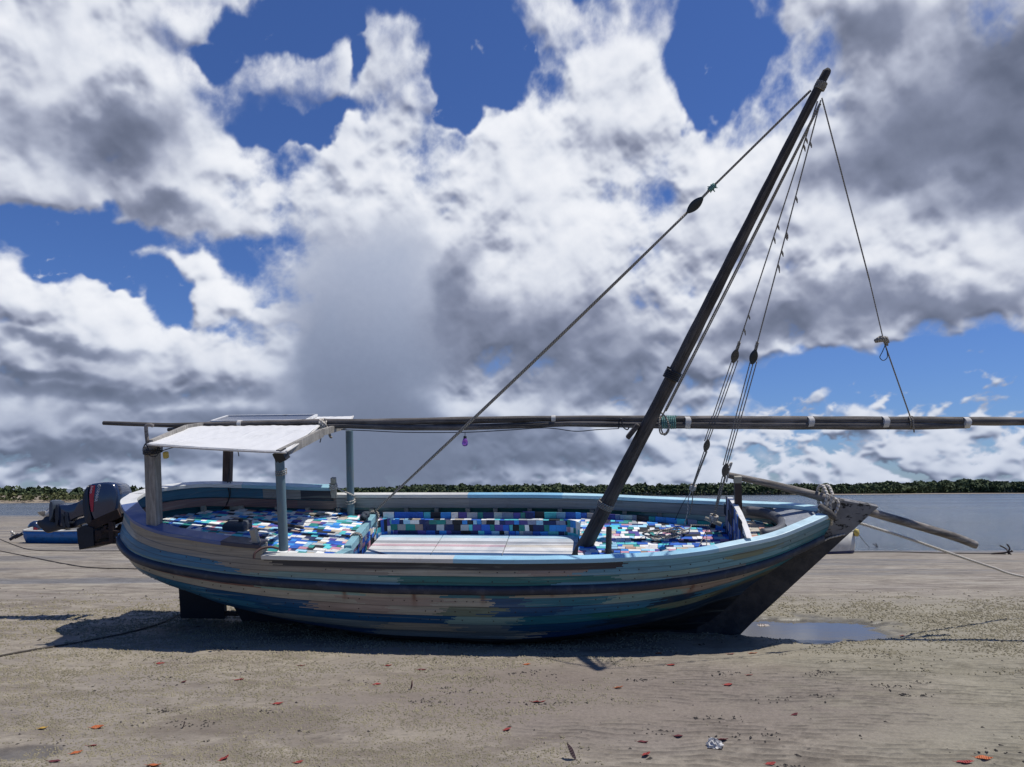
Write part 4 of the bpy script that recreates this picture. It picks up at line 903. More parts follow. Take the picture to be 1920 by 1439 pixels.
# bollards at the break of the rails
def bollard(p0, p1, w):
    mb = MB(); mb.beam(p0, p1, w, w, up=(1, 0, 0)); return mb.build('bollard', M['cream'], dhow, bevel=.006)
bollard(P3(484, 1028, 7.92), P3(474, 992, 7.86), .062)
fb = P3(626, 922, 9.95); bollard(fb + Vector((0, 0, -.08)), P3(625, 896, 9.88), .062)
coil('lashing', P3(625, 912, 9.92), (0, 0, 1), .045, 3, .010, .022, M['ropew'], dhow); rope('rope_tail', [P3(630, 913, 9.9), P3(640, 920, 9.92), P3(655, 926, 9.9)], .011, M['ropew'])
rope('tie_line', [P3(655, 926, 9.9), P3(664, 930, 10.0)], .012, M['ropew'])
rope('rope_tail', [P3(476, 1048, 7.75), P3(478, 1038, 7.76), P3(490, 1029, 7.8), P3(508, 1026, 7.85), P3(522, 1029, 7.88)], .013, plain('rusty_hose', (.07, .035, .03), .6, var=.4))
# ---- canopy
greyw = wood('grey_post_timber', (.20, .185, .165), (.36, .34, .30), rot=(0, math.radians(90), 0), along=1.2, across=28, crack=.2)
def post(p0, p1, w, mat, sq=True, d=None):
    mb = MB(); mb.beam(p0, p1, w, d or w, up=(1, 0, 0)) if sq else mb.tube([p0, p1], w / 2, 14); return mb.build('canopy_post', mat, dhow, bevel=.006 if sq else 0, auto=None if sq else 50)
brownw = wood('brown_post_timber', (.06, .038, .03), (.15, .105, .085), rot=(0, math.radians(90), 0), along=1.2, across=28, crack=.4)
bluep = plain('blue_grey_post', (.12, .19, .22), .45, var=.25, scale=6, dirt=(.2, .19, .16), stretch=(1, 1, .3))
pn1, pn1t = P3(290, 985, 8.30), P3(285.5, 836, 8.14); post(pn1, pn1t, .125, greyw, d=.12)
pn2, pn2t = P3(532, 1032, 7.98), P3(523.5, 845, 7.80); post(pn2, pn2t, .098, bluep, sq=False)
pf1, pf1t = P3(425, 968, 10.15), P3(428, 838, 9.95); post(pf1, pf1t, .10, brownw)
pf2, pf2t = P3(658, 974, 10.05), P3(655, 808, 9.85); post(pf2, pf2t, .098, bluep, sq=False)
mb = MB(); mb.beam(P3(532, 864, 7.82) , P3(523, 846, 7.79), .11, .11, up=(1, 0, 0)); mb.build('post_collar', M['wire'], dhow)
for q_ in ((P3(522, 853, 7.75), P3(603, 812, 8.9), .045, .10), (P3(283, 832, 8.1), P3(350, 803, 9.25), .045, .08), (P3(600, 812, 8.9), P3(656, 796, 9.85), .045, .08), (P3(350, 803, 9.25), P3(430, 792, 10.0), .045, .08)): mb = MB(); mb.beam(*q_); mb.build('canopy_rafter', greyw, dhow)
mb = MB(); mb.tube(dense([P3(277, 836, 8.12), P3(274, 806, 8.1), P3(275, 799, 8.1), P3(281, 797, 8.1), P3(287, 799, 8.1)], 6), .020, 8); mb.build('boom_crutch', wood('crutch_wood', (.08, .07, .065), (.22, .2, .18)), dhow, smooth=True)
# near tarpaulin: sagging sheet between the near edge and the yard
def cloth(name, c00, c10, c11, c01, nx=70, ny=28, sag=.04, wr=.012, seed=1, mat=None, hem=.03):
    u = np.linspace(0, 1, nx)[:, None, None]; v = np.linspace(0, 1, ny)[None, :, None]
    c00, c10, c11, c01 = [np.array(c) for c in (c00, c10, c11, c01)]
    P = c00 * (1 - u) * (1 - v) + c10 * u * (1 - v) + c11 * u * v + c01 * (1 - u) * v
    U, V_ = np.repeat(u[..., 0], ny, 1), np.repeat(v[..., 0], nx, 0)
    z = -sag * 4 * U * (1 - U) * 1.0 * (V_ * (1 - V_) * 4 * .6 + .25) + wr * (fbm(U * 3 + V_ * 2, V_ * 3, 4, .5, seed) + .6 * perlin(U * 22 + V_ * 5, V_ * 2.0, seed + 3) * (V_ ** 2 + .15))
    P = P + z[..., None] * np.array([0, 0, 1.0])
    o = grid_mesh(name, P, mat or M['tarp'], dhow); md_ = o.modifiers.new('t', 'SOLIDIFY'); md_.thickness = .004
    return o
cloth('canopy_sheet', P3(276, 832, 7.98), P3(537, 847, 7.72), P3(598, 797, 9.25), P3(352, 799, 9.48), sag=.02, wr=.010, seed=5)
rope('canopy_hem', line(P3(276, 832, 7.98) + Vector((0, 0, -.012)), P3(537, 847, 7.72) + Vector((0, 0, -.012)), .01), .011, M['cloth'], curve=False)
rope('canopy_hem', line(P3(537, 847, 7.72), P3(598, 799, 9.23), .02), .012, M['cloth'], curve=False)
cloth('canopy_sheet', P3(440, 793, 9.66), P3(657, 789.5, 9.56), P3(662, 780.5, 10.15), P3(455, 784, 10.3), sag=.01, wr=.008, seed=9)
mb = MB(); mb.tube([P3(657, 789.5, 9.56), P3(662, 781, 10.15)], .012, 6); mb.build('canopy_hem', M['cloth'], dhow)
# solar panel
A_, B_, C_, D_ = P3(396, 791.5, 9.66), P3(574, 789.5, 9.58), P3(601, 778, 10.15), P3(427, 781.5, 10.3)
ex, ey = (B_ - A_), (D_ - A_); nz = ex.cross(ey).normalized()
if nz.z < 0: nz = -nz
C_ = B_ + ey
mb = MB(); mb.box(A_, ex, ey, nz * .008); 
def panel_mat():
    m, N, b = new_mat('solar_cells'); o = objco(N); x, y, z = N.sep(o)
    gx = N.m('ABSOLUTE', N.m('SUBTRACT', N.m('FRACT', N.m('MULTIPLY', x, 9.5)), .5)); gy = N.m('ABSOLUTE', N.m('SUBTRACT', N.m('FRACT', N.m('MULTIPLY', y, 9.5)), .5))
    l = N.m('GREATER_THAN', N.m('MAXIMUM', gx, gy), .475); N.put(b.inputs['Base Color'], N.mix(l, (.016, .024, .055), (.16, .17, .19))); b.inputs['Roughness'].default_value = .2; return m
pnl = mb.build('solar_panel', panel_mat(), dhow)
mb = MB(); t_ = .03
for p, q in ((A_, B_), (B_, C_), (C_, D_), (D_, A_)): mb.beam(p + nz * .004, q + nz * .004, t_, t_, up=nz)
mb.build('panel_frame', M['white'], pnl)
for px, py in ((606, 795), (612, 799)): coil('lashing', tb(yp(px, py)), (1, 0, 0), .062, 3, .010, .02, M['ropew'], up)
rope('rope_tail', [tb(yp(612, 800, -.1)), tb(yp(616, 808, -.1)), tb(yp(619, 818, -.1)), tb(yp(622, 821, -.1))], .016, M['rope'], n=7); rope('rope_tail', [tb(yp(601, 802, -.1)), tb(yp(602, 820, -.08)), tb(yp(600, 830, -.1))], .007, M['wire'], n=5)
rope('wire', [P3(274, 842, 8.0), P3(277, 850, 7.98), P3(284, 856, 7.98), P3(294, 855, 8.0), P3(299, 848, 8.02), P3(312, 843, 8.1), P3(330, 838, 8.2)], .005, M['wire'], n=5)
rope('wire', [P3(268, 842, 8.02), P3(274, 832, 8.04), P3(280, 846, 7.98), P3(292, 850, 8.0), P3(297, 838, 8.06)], .007, M['wire'], n=5)
coil('lashing', pn1t + Vector((0, 0, -.05)), (0, 0, 1), .095, 3, .007, .02, M['wire'], dhow)
coil('lashing', P3(527, 885, 7.84), (0, 0, 1), .056, 3, .005, .02, M['rope'], dhow)
coil('lashing', P3(657, 940, 10.0), (0, 0, 1), .055, 2, .009, .03, M['ropew'], dhow)
rope('wire', [P3(430, 880, 9.95), P3(427, 905, 9.95), P3(430, 930, 9.98), P3(424, 948, 10.0), P3(414, 958, 10.1)], .007, M['wire'], n=5); rope('wire', [P3(432, 845, 9.93), P3(431, 880, 9.93), P3(432, 925, 9.96), P3(424, 945, 10.0), P3(412, 952, 10.1)], .005, M['wire'], n=5)
rope('wire', [tb(yp(x, y, -.03)) for x, y in ((640, 806), (690, 808), (760, 811), (870, 811), (950, 807), (1010, 803), (1040, 804), (1080, 809), (1120, 806), (1160, 804))], .0055, M['wire'], n=5)
rope('wire', [tb(yp(x, y, -.10)) for x, y in ((1160, 804), (1161, 790), (1165, 786), (1168, 800), (1176, 806), (1180, 801))], .008, M['wire'], n=5)
mb = MB(); mb.box(P3(305, 861, 8.1), (.05, 0, 0), (0, .05, 0), (0, 0, .075)); mb.build('float_tag', M['yellow'], dhow, bevel=.012)
rope('rope_tail', [P3(445, 843, 7.85), P3(447, 850, 7.85), P3(448, 856, 7.85)], .005, M['wire'], n=5)
for x, y in ((397, 955), (440, 953)):
    c = hitb(x, y, 1, hw(-3.6, .125)); mb = MB(); mb.box(c - Vector((.06, .02, .03)), (.13, 0, 0), (0, .03, 0), (0, 0, .055)); mb.build('socket_box', M['cream'], dhow, bevel=.004)
# bolts and nail heads along the near side
mb = MB(); r3 = random.Random(8)
for t in (.36, .70, 1.14, 1.45, 1.8, 2.2):
    j = int(t / 5 * (NV - 1))
    for i in range(20, NU - 10, 9 if t > 1 else 13):
        if r3.random() < .45: continue
        p = HP[min(i + r3.randint(-2, 2), NU - 6), j]; nrm = Vector((0, -1, -.05 if t < 1.5 else -.4)).normalized(); c = Vector((p[0], -p[1], p[2])) + nrm * .002; q = .0055
        mb.tube([c - nrm * .004, c + nrm * .004], q, 6)
mb.build('nail_heads', M['steel'], dhow)
# ------------------------------------------------------------ outboard motor tilted up behind the stern
MY = 9.70
def mpx(px, py, dy=0.0): return tb(at(px, py, MY) + Vector((0, dy, 0)))
def pillow(name, pts_, T, mat, parent, prof=((-1, .86), (-.94, .93), (-.7, .985), (0, 1.0), (.7, .985), (.94, .93), (1, .86)), Y=None, sub=True, toB=True, smooth=40, dy0=0.0, rnd=True):
    Y = Y or MY; W_ = [at(a, b, Y) for a, b in pts_]
    if rnd:      # round the outline once
        q = []
        for i in range(len(W_)):
            a, b, c = W_[i - 1], W_[i], W_[(i + 1) % len(W_)]; q += [b.lerp(a, .22), (b * 6 + a + c) / 8, b.lerp(c, .22)]
        W_ = q
    cen = sum(W_, Vector()) / len(W_); rings = []
    for d, sc in prof:
        rings.append([cen + (p - cen) * sc + Vector((0, d * T / 2 + dy0, 0)) for p in W_])
    mb = MB(); mb.loft([[tb(p) if toB else p for p in r] for r in rings]); return mb.build(name, mat, parent, auto=smooth)
motor = bpy.data.objects.new('outboard_motor', None); COL.objects.link(motor); motor.parent = dhow
pillow('cowling', [(182,907),(197,904.5),(216,903),(228,906.5),(234.5,917),(237,933),(235.5,951),(231,964),(212,971),(193,979),(187,972),(181,950),(178.5,930)], .40, M['navy'], motor, prof=((-1, .84), (-.97, .90), (-.86, .96), (-.6, .99), (0, 1.0), (.6, .99), (.86, .96), (1, .84)))
pillow('cowling_rim', [(182,906),(174,917),(170,938),(172,960),(176,982),(185,986),(191,979),(184,950),(182,925)], .41, M['motordk'], motor)
pillow('leg', [(172,929),(156,940),(136,946.5),(120,946),(112,947),(111,970),(114,984),(123,989),(136,979),(145,972),(174,963)], .17, M['navy'], motor)
pillow('gearcase', [(72,976),(84,974.5),(86,969),(97,968),(104,975),(113,972),(124,985),(128,993),(115,993),(99,998),(91,1000.5),(81,992),(72,983)], .10, M['motordk'], motor)
pillow('cavitation_plate', [(103.5,937),(111,939.5),(110,962),(105,981),(102.8,974)], .26, plain('pale_motor_plate', (.05, .065, .09), .35, var=.15, bmp=0), motor)
pillow('splash_plate', [(113.5,944),(118,946),(119,966),(119,986),(114,988),(112,966)], .22, M['motordk'], motor)
for x0 in (124.5, 131): pillow('clamp_bracket', [(x0,961),(x0+4,960),(x0+5.5,975),(x0+11,990),(x0+5,991),(x0,980)], .24, M['motordk'], motor)
pillow('tilt_arm', [(138,984),(146,974),(172,966),(174,985),(166,980),(150,985),(145,991)], .10, M['motordk'], motor)
prop = bpy.data.objects.new('propeller', None); COL.objects.link(prop); prop.parent = motor
prp = ((-1, .8), (0, 1), (1, .8))
def blade(pts_, tw, dy): 
    mb = MB(); W_ = [at(a, b, MY + dy + tw * (i / len(pts_))) for i, (a, b) in enumerate(pts_)]; mb.loft([[tb(p + Vector((0, o, 0))) for p in W_] for o in (-.006, .006)]); mb.build('blade', M['prop'], prop, bevel=.004)
blade([(70,961),(76,959),(84,958),(89,962),(88,968),(82,969.5),(74,966)], .10, -.04)
blade([(86,958),(90,953),(98,951.5),(95,957),(91,963),(88,967)], -.10, .04)
blade([(96,954),(98,962),(103,965),(100,967.5),(92,968),(92,960)], .08, 0)
mb = MB(); mb.tube([mpx(89, 966), mpx(102, 960)], [.045, .05], 14); mb.build('hub', M['prop'], prop, auto=40)
DEC = -.2035
redm = plain('red_sticker', (.42, .010, .035), .3, var=.1, bmp=0); whitem = plain('white_lettering', (.72, .72, .74), .4, var=.05, bmp=0)
mb = MB(); R_ = [(186.7,911),(194.3,910.5),(192.6,928),(191.8,946),(191,959),(187.6,959),(185,942),(184.3,928)]
mb.loft([[mpx(a, b, DEC - o) for a, b in R_] for o in (-.004, .0015)]); mb.build('red_stripe', redm, motor)
def lettering(txt, p0, p1, h, name, dy, parent=motor, mat=whitem):
    """text reading from p0 to p1 (photo pixels on the motor's side), tops to the right"""
    cu = bpy.data.curves.new(name, 'FONT'); cu.body = txt; cu.size = 1.0; cu.extrude = .01; ob = bpy.data.objects.new(name, cu); COL.objects.link(ob)
    bpy.context.view_layer.update(); me = bpy.data.meshes.new_from_object(ob.evaluated_get(bpy.context.evaluated_depsgraph_get())); bpy.data.objects.remove(ob)
    xs = [v.co.x for v in me.vertices]; ys = [v.co.y for v in me.vertices]; x0, x1, y0, y1 = min(xs), max(xs), min(ys), max(ys)
    a, b = at(*p0, MY), at(*p1, MY); dx = (b - a); up_ = Vector((dx.z, 0, -dx.x)).normalized() * -1
    if up_.x < 0: up_ = -up_
    for v in me.vertices:
        t = (v.co.x - x0) / (x1 - x0); s = (v.co.y - y0) / (y1 - y0); w = a + dx * t + up_ * (s - .5) * h + Vector((0, dy - (.002 if v.co.z > 0 else 0), 0)); v.co = tb(w)
    me.materials.append(mat); o = bpy.data.objects.new(name, me); COL.objects.link(o); o.parent = parent; return o
lettering('YAMAHA', (201.2, 915.5), (196.3, 940.5), .036, 'maker_lettering', DEC - .001)
lettering('Enduro', (189.7, 912.5), (187.4, 925.5), .026, 'model_lettering', DEC - .004)
c = mpx(202, 911.8, DEC - .002); mb = MB(); ax = RbT @ Vector((1, 0, 0)); az_ = RbT @ Vector((0, 0, 1)); yy_ = RbT @ Vector((0, 1, 0))
mb.tube([c + ax * math.cos(a) * .017 + az_ * math.sin(a) * .017 for a in [2 * math.pi * k / 20 for k in range(21)]], .0028, 5)
for k in range(3): a = math.pi / 2 + k * 2 * math.pi / 3 - 1.4; mb.tube([c, c + ax * math.cos(a) * .016 + az_ * math.sin(a) * .016], .0022, 4)
mb.build('maker_emblem', whitem, motor)
# timber and steel bracket that carries it
brk = bpy.data.objects.new('motor_bracket', None); COL.objects.link(brk); brk.parent = dhow
pillow('bracket_block', [(161,990),(175,984),(192,988),(194,1022),(166,1029),(163,1012)], .42, M['black'], brk, prof=((-1, .96), (-.95, 1), (.95, 1), (1, .96)), rnd=False)
def bar(a, b, w, dys=(-.17, .17), nm='bracket_bar'):
    for dy in dys: mb = MB(); mb.beam(mpx(*a, dy), mpx(*b, dy), w, .05, up=(0, 1, 0)); mb.build(nm, M['steel'], brk, bevel=.004)
bar((182, 986), (238, 961), .115); bar((190, 1020), (236, 1010), .035); bar((223, 978), (224, 1018), .065); bar((194, 1013), (214, 985), .035); bar((205, 992), (238, 996), .03)
mb = MB(); mb.beam(mpx(200, 1001, -.2), mpx(200, 1001, .2), .08, .10); mb.beam(mpx(224, 1012, -.2), mpx(224, 1012, .2), .05, .05); mb.build('bracket_bar', M['steel'], brk)
rope('tackle_line', [mpx(152, 985), mpx(156, 992), mpx(160, 986), mpx(166, 990), mpx(170, 984)], .008, M['wire'], n=5)
# ------------------------------------------------------------ loose things aboard
def loose(o, label, cat, group=None, kind=None): tag(o, label, cat, group, kind); return o
def bw2w(P): return Rb @ Vector(P) + Ob
def wrope(name, P, r, mat, n=8, k=10):
    mb = MB(); mb.tube(dense([Vector(p) for p in P], k), r, n); return mb.build(name, mat, None, smooth=True)
def dkp(px, py, w=1.05): return bw2w(hitb(px, py, 2, w))
polew = wood('dark_pole_wood', (.03, .026, .024), (.10, .09, .08), rot=(0, 0, math.radians(8)), across=30)
for P, r, lab in (([(418, 973), (500, 979), (568, 990)], .020, 'dark slender pole lying across the patchwork after deck in front of the grey box'),
                  ([(308, 979), (350, 969), (405, 964)], .017, 'dark curved pole along the far side of the stern well under the canopy'),
                  ([(420, 964), (502, 964)], .022, 'pale straight pole lying by the foot of the brown canopy post')):
    loose(wrope('pole', [dkp(a, b, 1.10) for a, b in P], r, polew if 'dark' in lab else greyw), lab, 'pole')
c = dkp(446, 999, 1.07); ex_ = Rb @ Vector((1, 0, 0)); ey_ = Rb @ Vector((0, 1, 0)); ez_ = Rb @ Vector((0, 0, 1))
fuel = empty('fuel_tank', c, 'dull grey plastic fuel tank standing on the patchwork after deck behind the near rail', 'fuel tank')
mb = MB(); mb.loft([[ex_ * x * s + ey_ * y * s + ez_ * z for x, y in ((-.15, -.10), (.13, -.10), (.15, .10), (-.14, .10))] for z, s in ((0, .96), (.02, 1), (.11, 1), (.145, .86))]); mb.build('tank_body', plain('grey_tank', (.055, .065, .08), .5, var=.2), fuel, bevel=.015, seg=3)
mb = MB(); mb.tube([ez_ * .14 + ex_ * .05, ez_ * .175 + ex_ * .05], .028, 12); mb.build('tank_cap', M['wire'], fuel, bevel=.004)
def crumple(name, c, size, mat, label, cat, seed, flat=.5, group=None):
    r = random.Random(seed); bm_ = MB(); n = 10; V_ = []; 
    for i in range(n):
        for j in range(2 * n):
            th = math.pi * i / (n - 1); ph = math.pi * j / n; k = 1 + r.uniform(-.32, .32); V_.append(Vector((math.sin(th) * math.cos(ph) * size[0] * k, math.sin(th) * math.sin(ph) * size[1] * k, max(math.cos(th) * size[2] * k, -.2 * size[2]) + .2 * size[2])))
    fs = []
    for i in range(n - 1):
        for j in range(2 * n):
            a, b = i * 2 * n + j, i * 2 * n + (j + 1) % (2 * n); fs.append((a, a + 2 * n, b + 2 * n)); fs.append((a, b + 2 * n, b))
    bm_.add(V_, fs); o = bm_.build(name, mat); o.location = c; return tag(o, label, cat, group)
crumple('rag', dkp(502, 1008, 1.06), (.09, .06, .03), M['grey'], 'crumpled grey rag on the after deck beside the blue-grey near post', 'rag', 3)
crumple('paper', dkp(592, 966, 1.065), (.16, .05, .02), M['cream'], 'scrap of cream card by the far side below the white bollard', 'card', 5)
crumple('rag', dkp(470, 966, 1.12), (.06, .03, .015), M['cream'], 'pale scrap of cloth at the foot of the brown post', 'rag', 9)
# coil of line on the fore deck
pts_ = [];  cc = dkp(1248, 1003, 1.055)
for k in range(58):
    a = k * .36; r = .155 + .06 * math.sin(k * .31) + .02 * math.sin(k * 1.3); pts_.append(cc + ex_ * (math.cos(a) * r * 1.15 + .0) + ey_ * math.sin(a) * r * .7 + ez_ * (.010 + .010 * math.sin(k * .9)))
pts_ += [cc + ex_ * .25 + ey_ * .15 + ez_ * .01, cc + ex_ * .33 + ey_ * .32 + ez_ * .01, dkp(1296, 985, 1.05), dkp(1330, 986, 1.06)]
loose(wrope('rope_coil', pts_, .0070, M['rope'], k=3), 'loose coil of grey rope lying on the patchwork fore deck between mast and head board', 'rope')
loose(wrope('rope_coil', [dkp(1215, 1006), dkp(1232, 1012), dkp(1260, 1004), dkp(1285, 998), dkp(1270, 990), dkp(1240, 996), dkp(1225, 1008)], .012, M['ropew'], k=8), 'short end of pale rope lying over the grey coil on the fore deck', 'rope')
# violet bulb hung under the yards
bc = at(872, 812, 8.75); bulb = empty('light_bulb', bc, 'violet glass light bulb hanging on a wire below the yards amidships', 'light bulb')
mb = MB(); mb.tube([(0, 0, .0), (0, 0, -.035)], .004, 5); mb.build('bulb_wire', M['wire'], bulb)
mb = MB(); mb.tube([(0, 0, -.035), (0, 0, -.040), (0, 0, -.066)], [.010, .018, .020], 12); mb.build('socket', M['wire'], bulb)
gm, N, b = new_mat('violet_glass'); b.inputs['Base Color'].default_value = (.36, .14, .62, 1); b.inputs['Roughness'].default_value = .08; b.inputs['Transmission Weight'].default_value = .75
mb = MB(); prof = [(-.066, .018), (-.078, .024), (-.10, .034), (-.125, .037), (-.145, .030), (-.157, .016), (-.160, .002)]; mb.tube([(0, 0, z) for z, r in prof], [r for z, r in prof], 18); mb.build('glass', gm, bulb, smooth=True)
# ------------------------------------------------------------ small boats
def small_boat(name, loc, rz, L, B, Hh, mats, label, rise=.10, taper=.75, tran=.75):
    root = empty(name, loc, label, 'small boat'); root.rotation_euler = (0, 0, rz); n = 26
    def sec(t, ins=0.0):
        w = B / 2 * (tran + (1 - tran) * math.sin(min(t / .45, 1) * math.pi / 2)) * (1 - max(0, (t - .45) / .55) ** 2.3 * .96) - ins; w = max(w, .006)
        top = Hh + rise * max(0, (t - .25) / .75) ** 2; bot = .0 + .30 * Hh * max(0, (t - .55) / .45) ** 2 + ins * .8; x = L * t - (0 if t > .02 else 0)
        return [(x, -w, top), (x + .0, -w * .93, top * .55), (x - .05 * t, -w * .70, bot + .03), (x - .05 * t, 0, bot), (x - .05 * t, w * .70, bot + .03), (x, w * .93, top * .55), (x, w, top)]
    mb = MB(); R = [sec(k / n) for k in range(n + 1)]; b0 = len(mb.v)
    mb.loft([[Vector(p) for p in r] for r in R], closed=False, caps=False)
    mb.add([Vector(p) for p in R[0]], [tuple(range(7))]); o = mb.build('hull', mats[0], root, auto=40); s_ = o.modifiers.new('t', 'SOLIDIFY'); s_.thickness = .03; s_.offset = 0
    mb = MB(); mb.loft([[Vector(p) + Vector((0, (.035 if p[1] < 0 else -.035 if p[1] > 0 else 0), .028)) for p in sec((k + .5) / n, 0)] for k in range(n - 1)], closed=False, caps=False); mb.build('inner_shell', mats[1], root, auto=40)
    for sg in (-1, 1):
        mb = MB(); mb.loft([[Vector((p[0], sg * (abs(p[1]) + dx), p[2] + dz)) for dx, dz in ((-.05, 0), (.022, 0), (.022, .035), (-.05, .035))] for p in [r[0] for r in R]]); mb.build('gunwale', mats[2], root)
    mb = MB(); w0 = abs(R[0][0][1]); mb.box((-.025, -w0, Hh - .10), (.05, 0, 0), (0, 2 * w0, 0), (0, 0, .14)); mb.build('transom_cap', mats[2], root)
    for t in (.22, .62):
        r = sec(t); w = abs(r[0][1]) - .03; mb = MB(); mb.box((r[0][0] - .09, -w, Hh * .74), (.20, 0, 0), (0, 2 * w, 0), (0, 0, .035)); mb.build('thwart', mats[2], root)
    return root
blue = plain('blue_gloss_paint', (.018, .15, .42), .35, var=.15, bmp=.05, dirt=(.02, .06, .14)); wpaint = plain('boat_white', (.60, .59, .54), .5, var=.15); innerw = plain('boat_inside', (.33, .32, .29), .6, var=.2)
g0 = hit_ground(38, 1019.5); L0 = 3.9
b1 = small_boat('rowing_boat', g0 + Vector((0, .72, .05)), math.radians(3), L0, 1.55, .46, (blue, innerw, wpaint), 'small bright blue open boat with white gunwale lying on the mud left of the dhow', rise=.16, tran=.8)
b1.rotation_euler = (math.radians(8), 0, math.radians(3))
# its own little tilted motor
sm = bpy.data.objects.new('outboard_motor', None); COL.objects.link(sm); sm.parent = b1; sm.location = (-.10, .12, .40)
mb = MB(); ax = Vector((-.70, 0, -.42)).normalized(); upv = Vector((-.42, 0, .70)).normalized()
rr2 = [(.06, .06), (.0, .15), (-.06, .19), (-.18, .20), (-.30, .16), (-.36, .07)]
mb.loft([[Vector((.20, 0, .16)) + ax * (-d - .30 + .30) + (upv * math.cos(a) + Vector((0, 1, 0)) * math.sin(a)) * r for a in [2 * math.pi * k / 16 for k in range(16)]] for d, r in [(x, y) for x, y in rr2]]); mb.build('cowling', M['navy'], sm, auto=50)
mb = MB(); mb.tube([Vector((.12, 0, .12)), Vector((-.25, 0, -.12)), Vector((-.62, 0, -.32))], [.10, .065, .05], 10); mb.build('leg', M['motordk'], sm, auto=50)
mb = MB(); mb.tube([Vector((-.50, 0, -.20)), Vector((-.78, 0, -.38))], [.05, .055], 10); mb.build('gearcase', M['motordk'], sm, auto=50)
mb = MB(); 
for k in range(3):
    a = k * 2.1; mb.tube([Vector((-.66, 0, -.22)), Vector((-.72, math.cos(a) * .10, -.16 + math.sin(a) * .10))], [.03, .05], 6)
mb.build('propeller', M['prop'], sm, smooth=True)
mb = MB(); mb.box(Vector((.13, -.205, .02)), Vector((.12, 0, -.05)), Vector((0, .01, 0)), Vector((.03, 0, .07))); mb.build('red_stripe', redm, sm)
g1 = hit_ground(1606, 1026); 
navyw = plain('navy_boat_paint', (.010, .020, .085), .45, var=.2)
def twotone():
    m, N, b = new_mat('white_and_navy_hull'); o = objco(N); x, y, z = N.sep(o); n = N.noise(o, 5, 4, .6)
    c = N.mix(N.m('GREATER_THAN', z, .33), (.010, .020, .085), (.55, .53, .47)); k = N.lin(n, .3, .7, .8, 1.1); N.put(b.inputs['Base Color'], N.vm('MULTIPLY', c, N.xyz(k, k, k))); b.inputs['Roughness'].default_value = .5; return m
b2 = small_boat('motor_boat', Vector((at(1607, 1024, 27).x - 4.6, 27.2, WATER - .10)), math.radians(0), 4.6, 1.7, .82, (twotone(), innerw, wpaint), 'white boat with navy bottom afloat at the water edge behind the bow of the dhow', rise=.18)
fc = Vector((at(1607, 1000, 27).x, 27.1, 0)); fz = at(1607, 1000, 27).z
mb = MB(); mb.tube([fc + Vector((0, 0, fz + .14)), fc + Vector((.02, 0, fz + .10)), fc + Vector((.03, 0, fz - .02)), fc + Vector((.02, 0, fz - .12))], [.03, .09, .10, .05], 12); loose(mb.build('fender', M['yellow'], None, smooth=True), 'small yellow fender hanging from the bow of the white boat', 'fender')
e1 = hit_ground(1632, 1027); loose(wrope('anchor_rope', [fc + Vector((0, 0, fz + .1)), fc.lerp(e1, .4) + Vector((.1, 0, fz * .5 - .12)), e1], .012, M['wire'], n=5), 'dark thin rope from the bow of the white boat to the mud', 'rope')
def grapnel(px, py, s, label, lean=.3):
    g = hit_ground(px, py); root = empty('anchor', g, label, 'anchor'); r = random.Random(int(px)); ax = Vector((-.5, .1, .35)).normalized()
    mb = MB(); mb.tube([Vector((.05, 0, .12)) * s, Vector((-.85, .1, .02)) * s], .028 * s * 1.5, 8); mb.build('shank', M['steel'], root, smooth=True)
    for k in range(5):
        a = 2 * math.pi * k / 5 + .4; d = Vector((.15, math.cos(a), math.sin(a))).normalized(); p0 = Vector((.05, 0, .14)) * s
        L_ = .75 if k == 0 else .42
        mb = MB(); mb.tube(dense([p0, p0 + d * L_ * .5 * s + Vector((.06, 0, 0)) * s, p0 + d * L_ * s + Vector((-.12, 0, .02)) * s], 6), [.030 * s * 1.4] * 12 + [.012 * s], 7); mb.build('fluke', M['steel'], root, smooth=True)
    return g
ga = grapnel(1889, 1040, .62, 'rusty grapnel anchor with upturned flukes at the water edge on the right'); gb = grapnel(1642, 1029, .40, 'small dark anchor half sunk in the mud near the white boat')
def ground_rope(name, pix, r, mat, label, bury=.3, k=8):
    P = []
    pix = dense([Vector((a, b, 0)) for a, b in pix], k)
    for p in pix: g = hit_ground(p.x, p.y); P.append(g + Vector((0, 0, r * (1 - bury))))
    mb = MB(); mb.tube(P, r, 6); return loose(mb.build(name, mat, None, smooth=True), label, 'rope')
dkr = rope_mat('muddy_rope', (.035, .03, .025), (.10, .085, .07))
ground_rope('anchor_rope', [(1600, 1036), (1680, 1036), (1760, 1038), (1840, 1039), (1886, 1040)], .020, dkr, 'dark muddy rope along the water edge to the grapnel anchor')
ground_rope('mooring_rope', [(-40, 1240), (0, 1232), (0 + 60, 1221), (150, 1206), (240, 1188), (300, 1171), (340, 1152)], .011, dkr, 'thin dark rope on the sand running to the rudder', k=6)
ground_rope('mooring_rope', [(-30, 1000), (0, 1012), (30, 1024), (60, 1032), (120, 1034), (228, 1034)], .014, dkr, 'thin dark rope on the mud passing below the blue boat', k=5)
ground_rope('mooring_rope', [(-30, 1028), (0, 1034), (60, 1046), (130, 1060), (180, 1066), (262, 1068)], .014, dkr, 'dark rope on the wet mud behind the rudder', k=5)
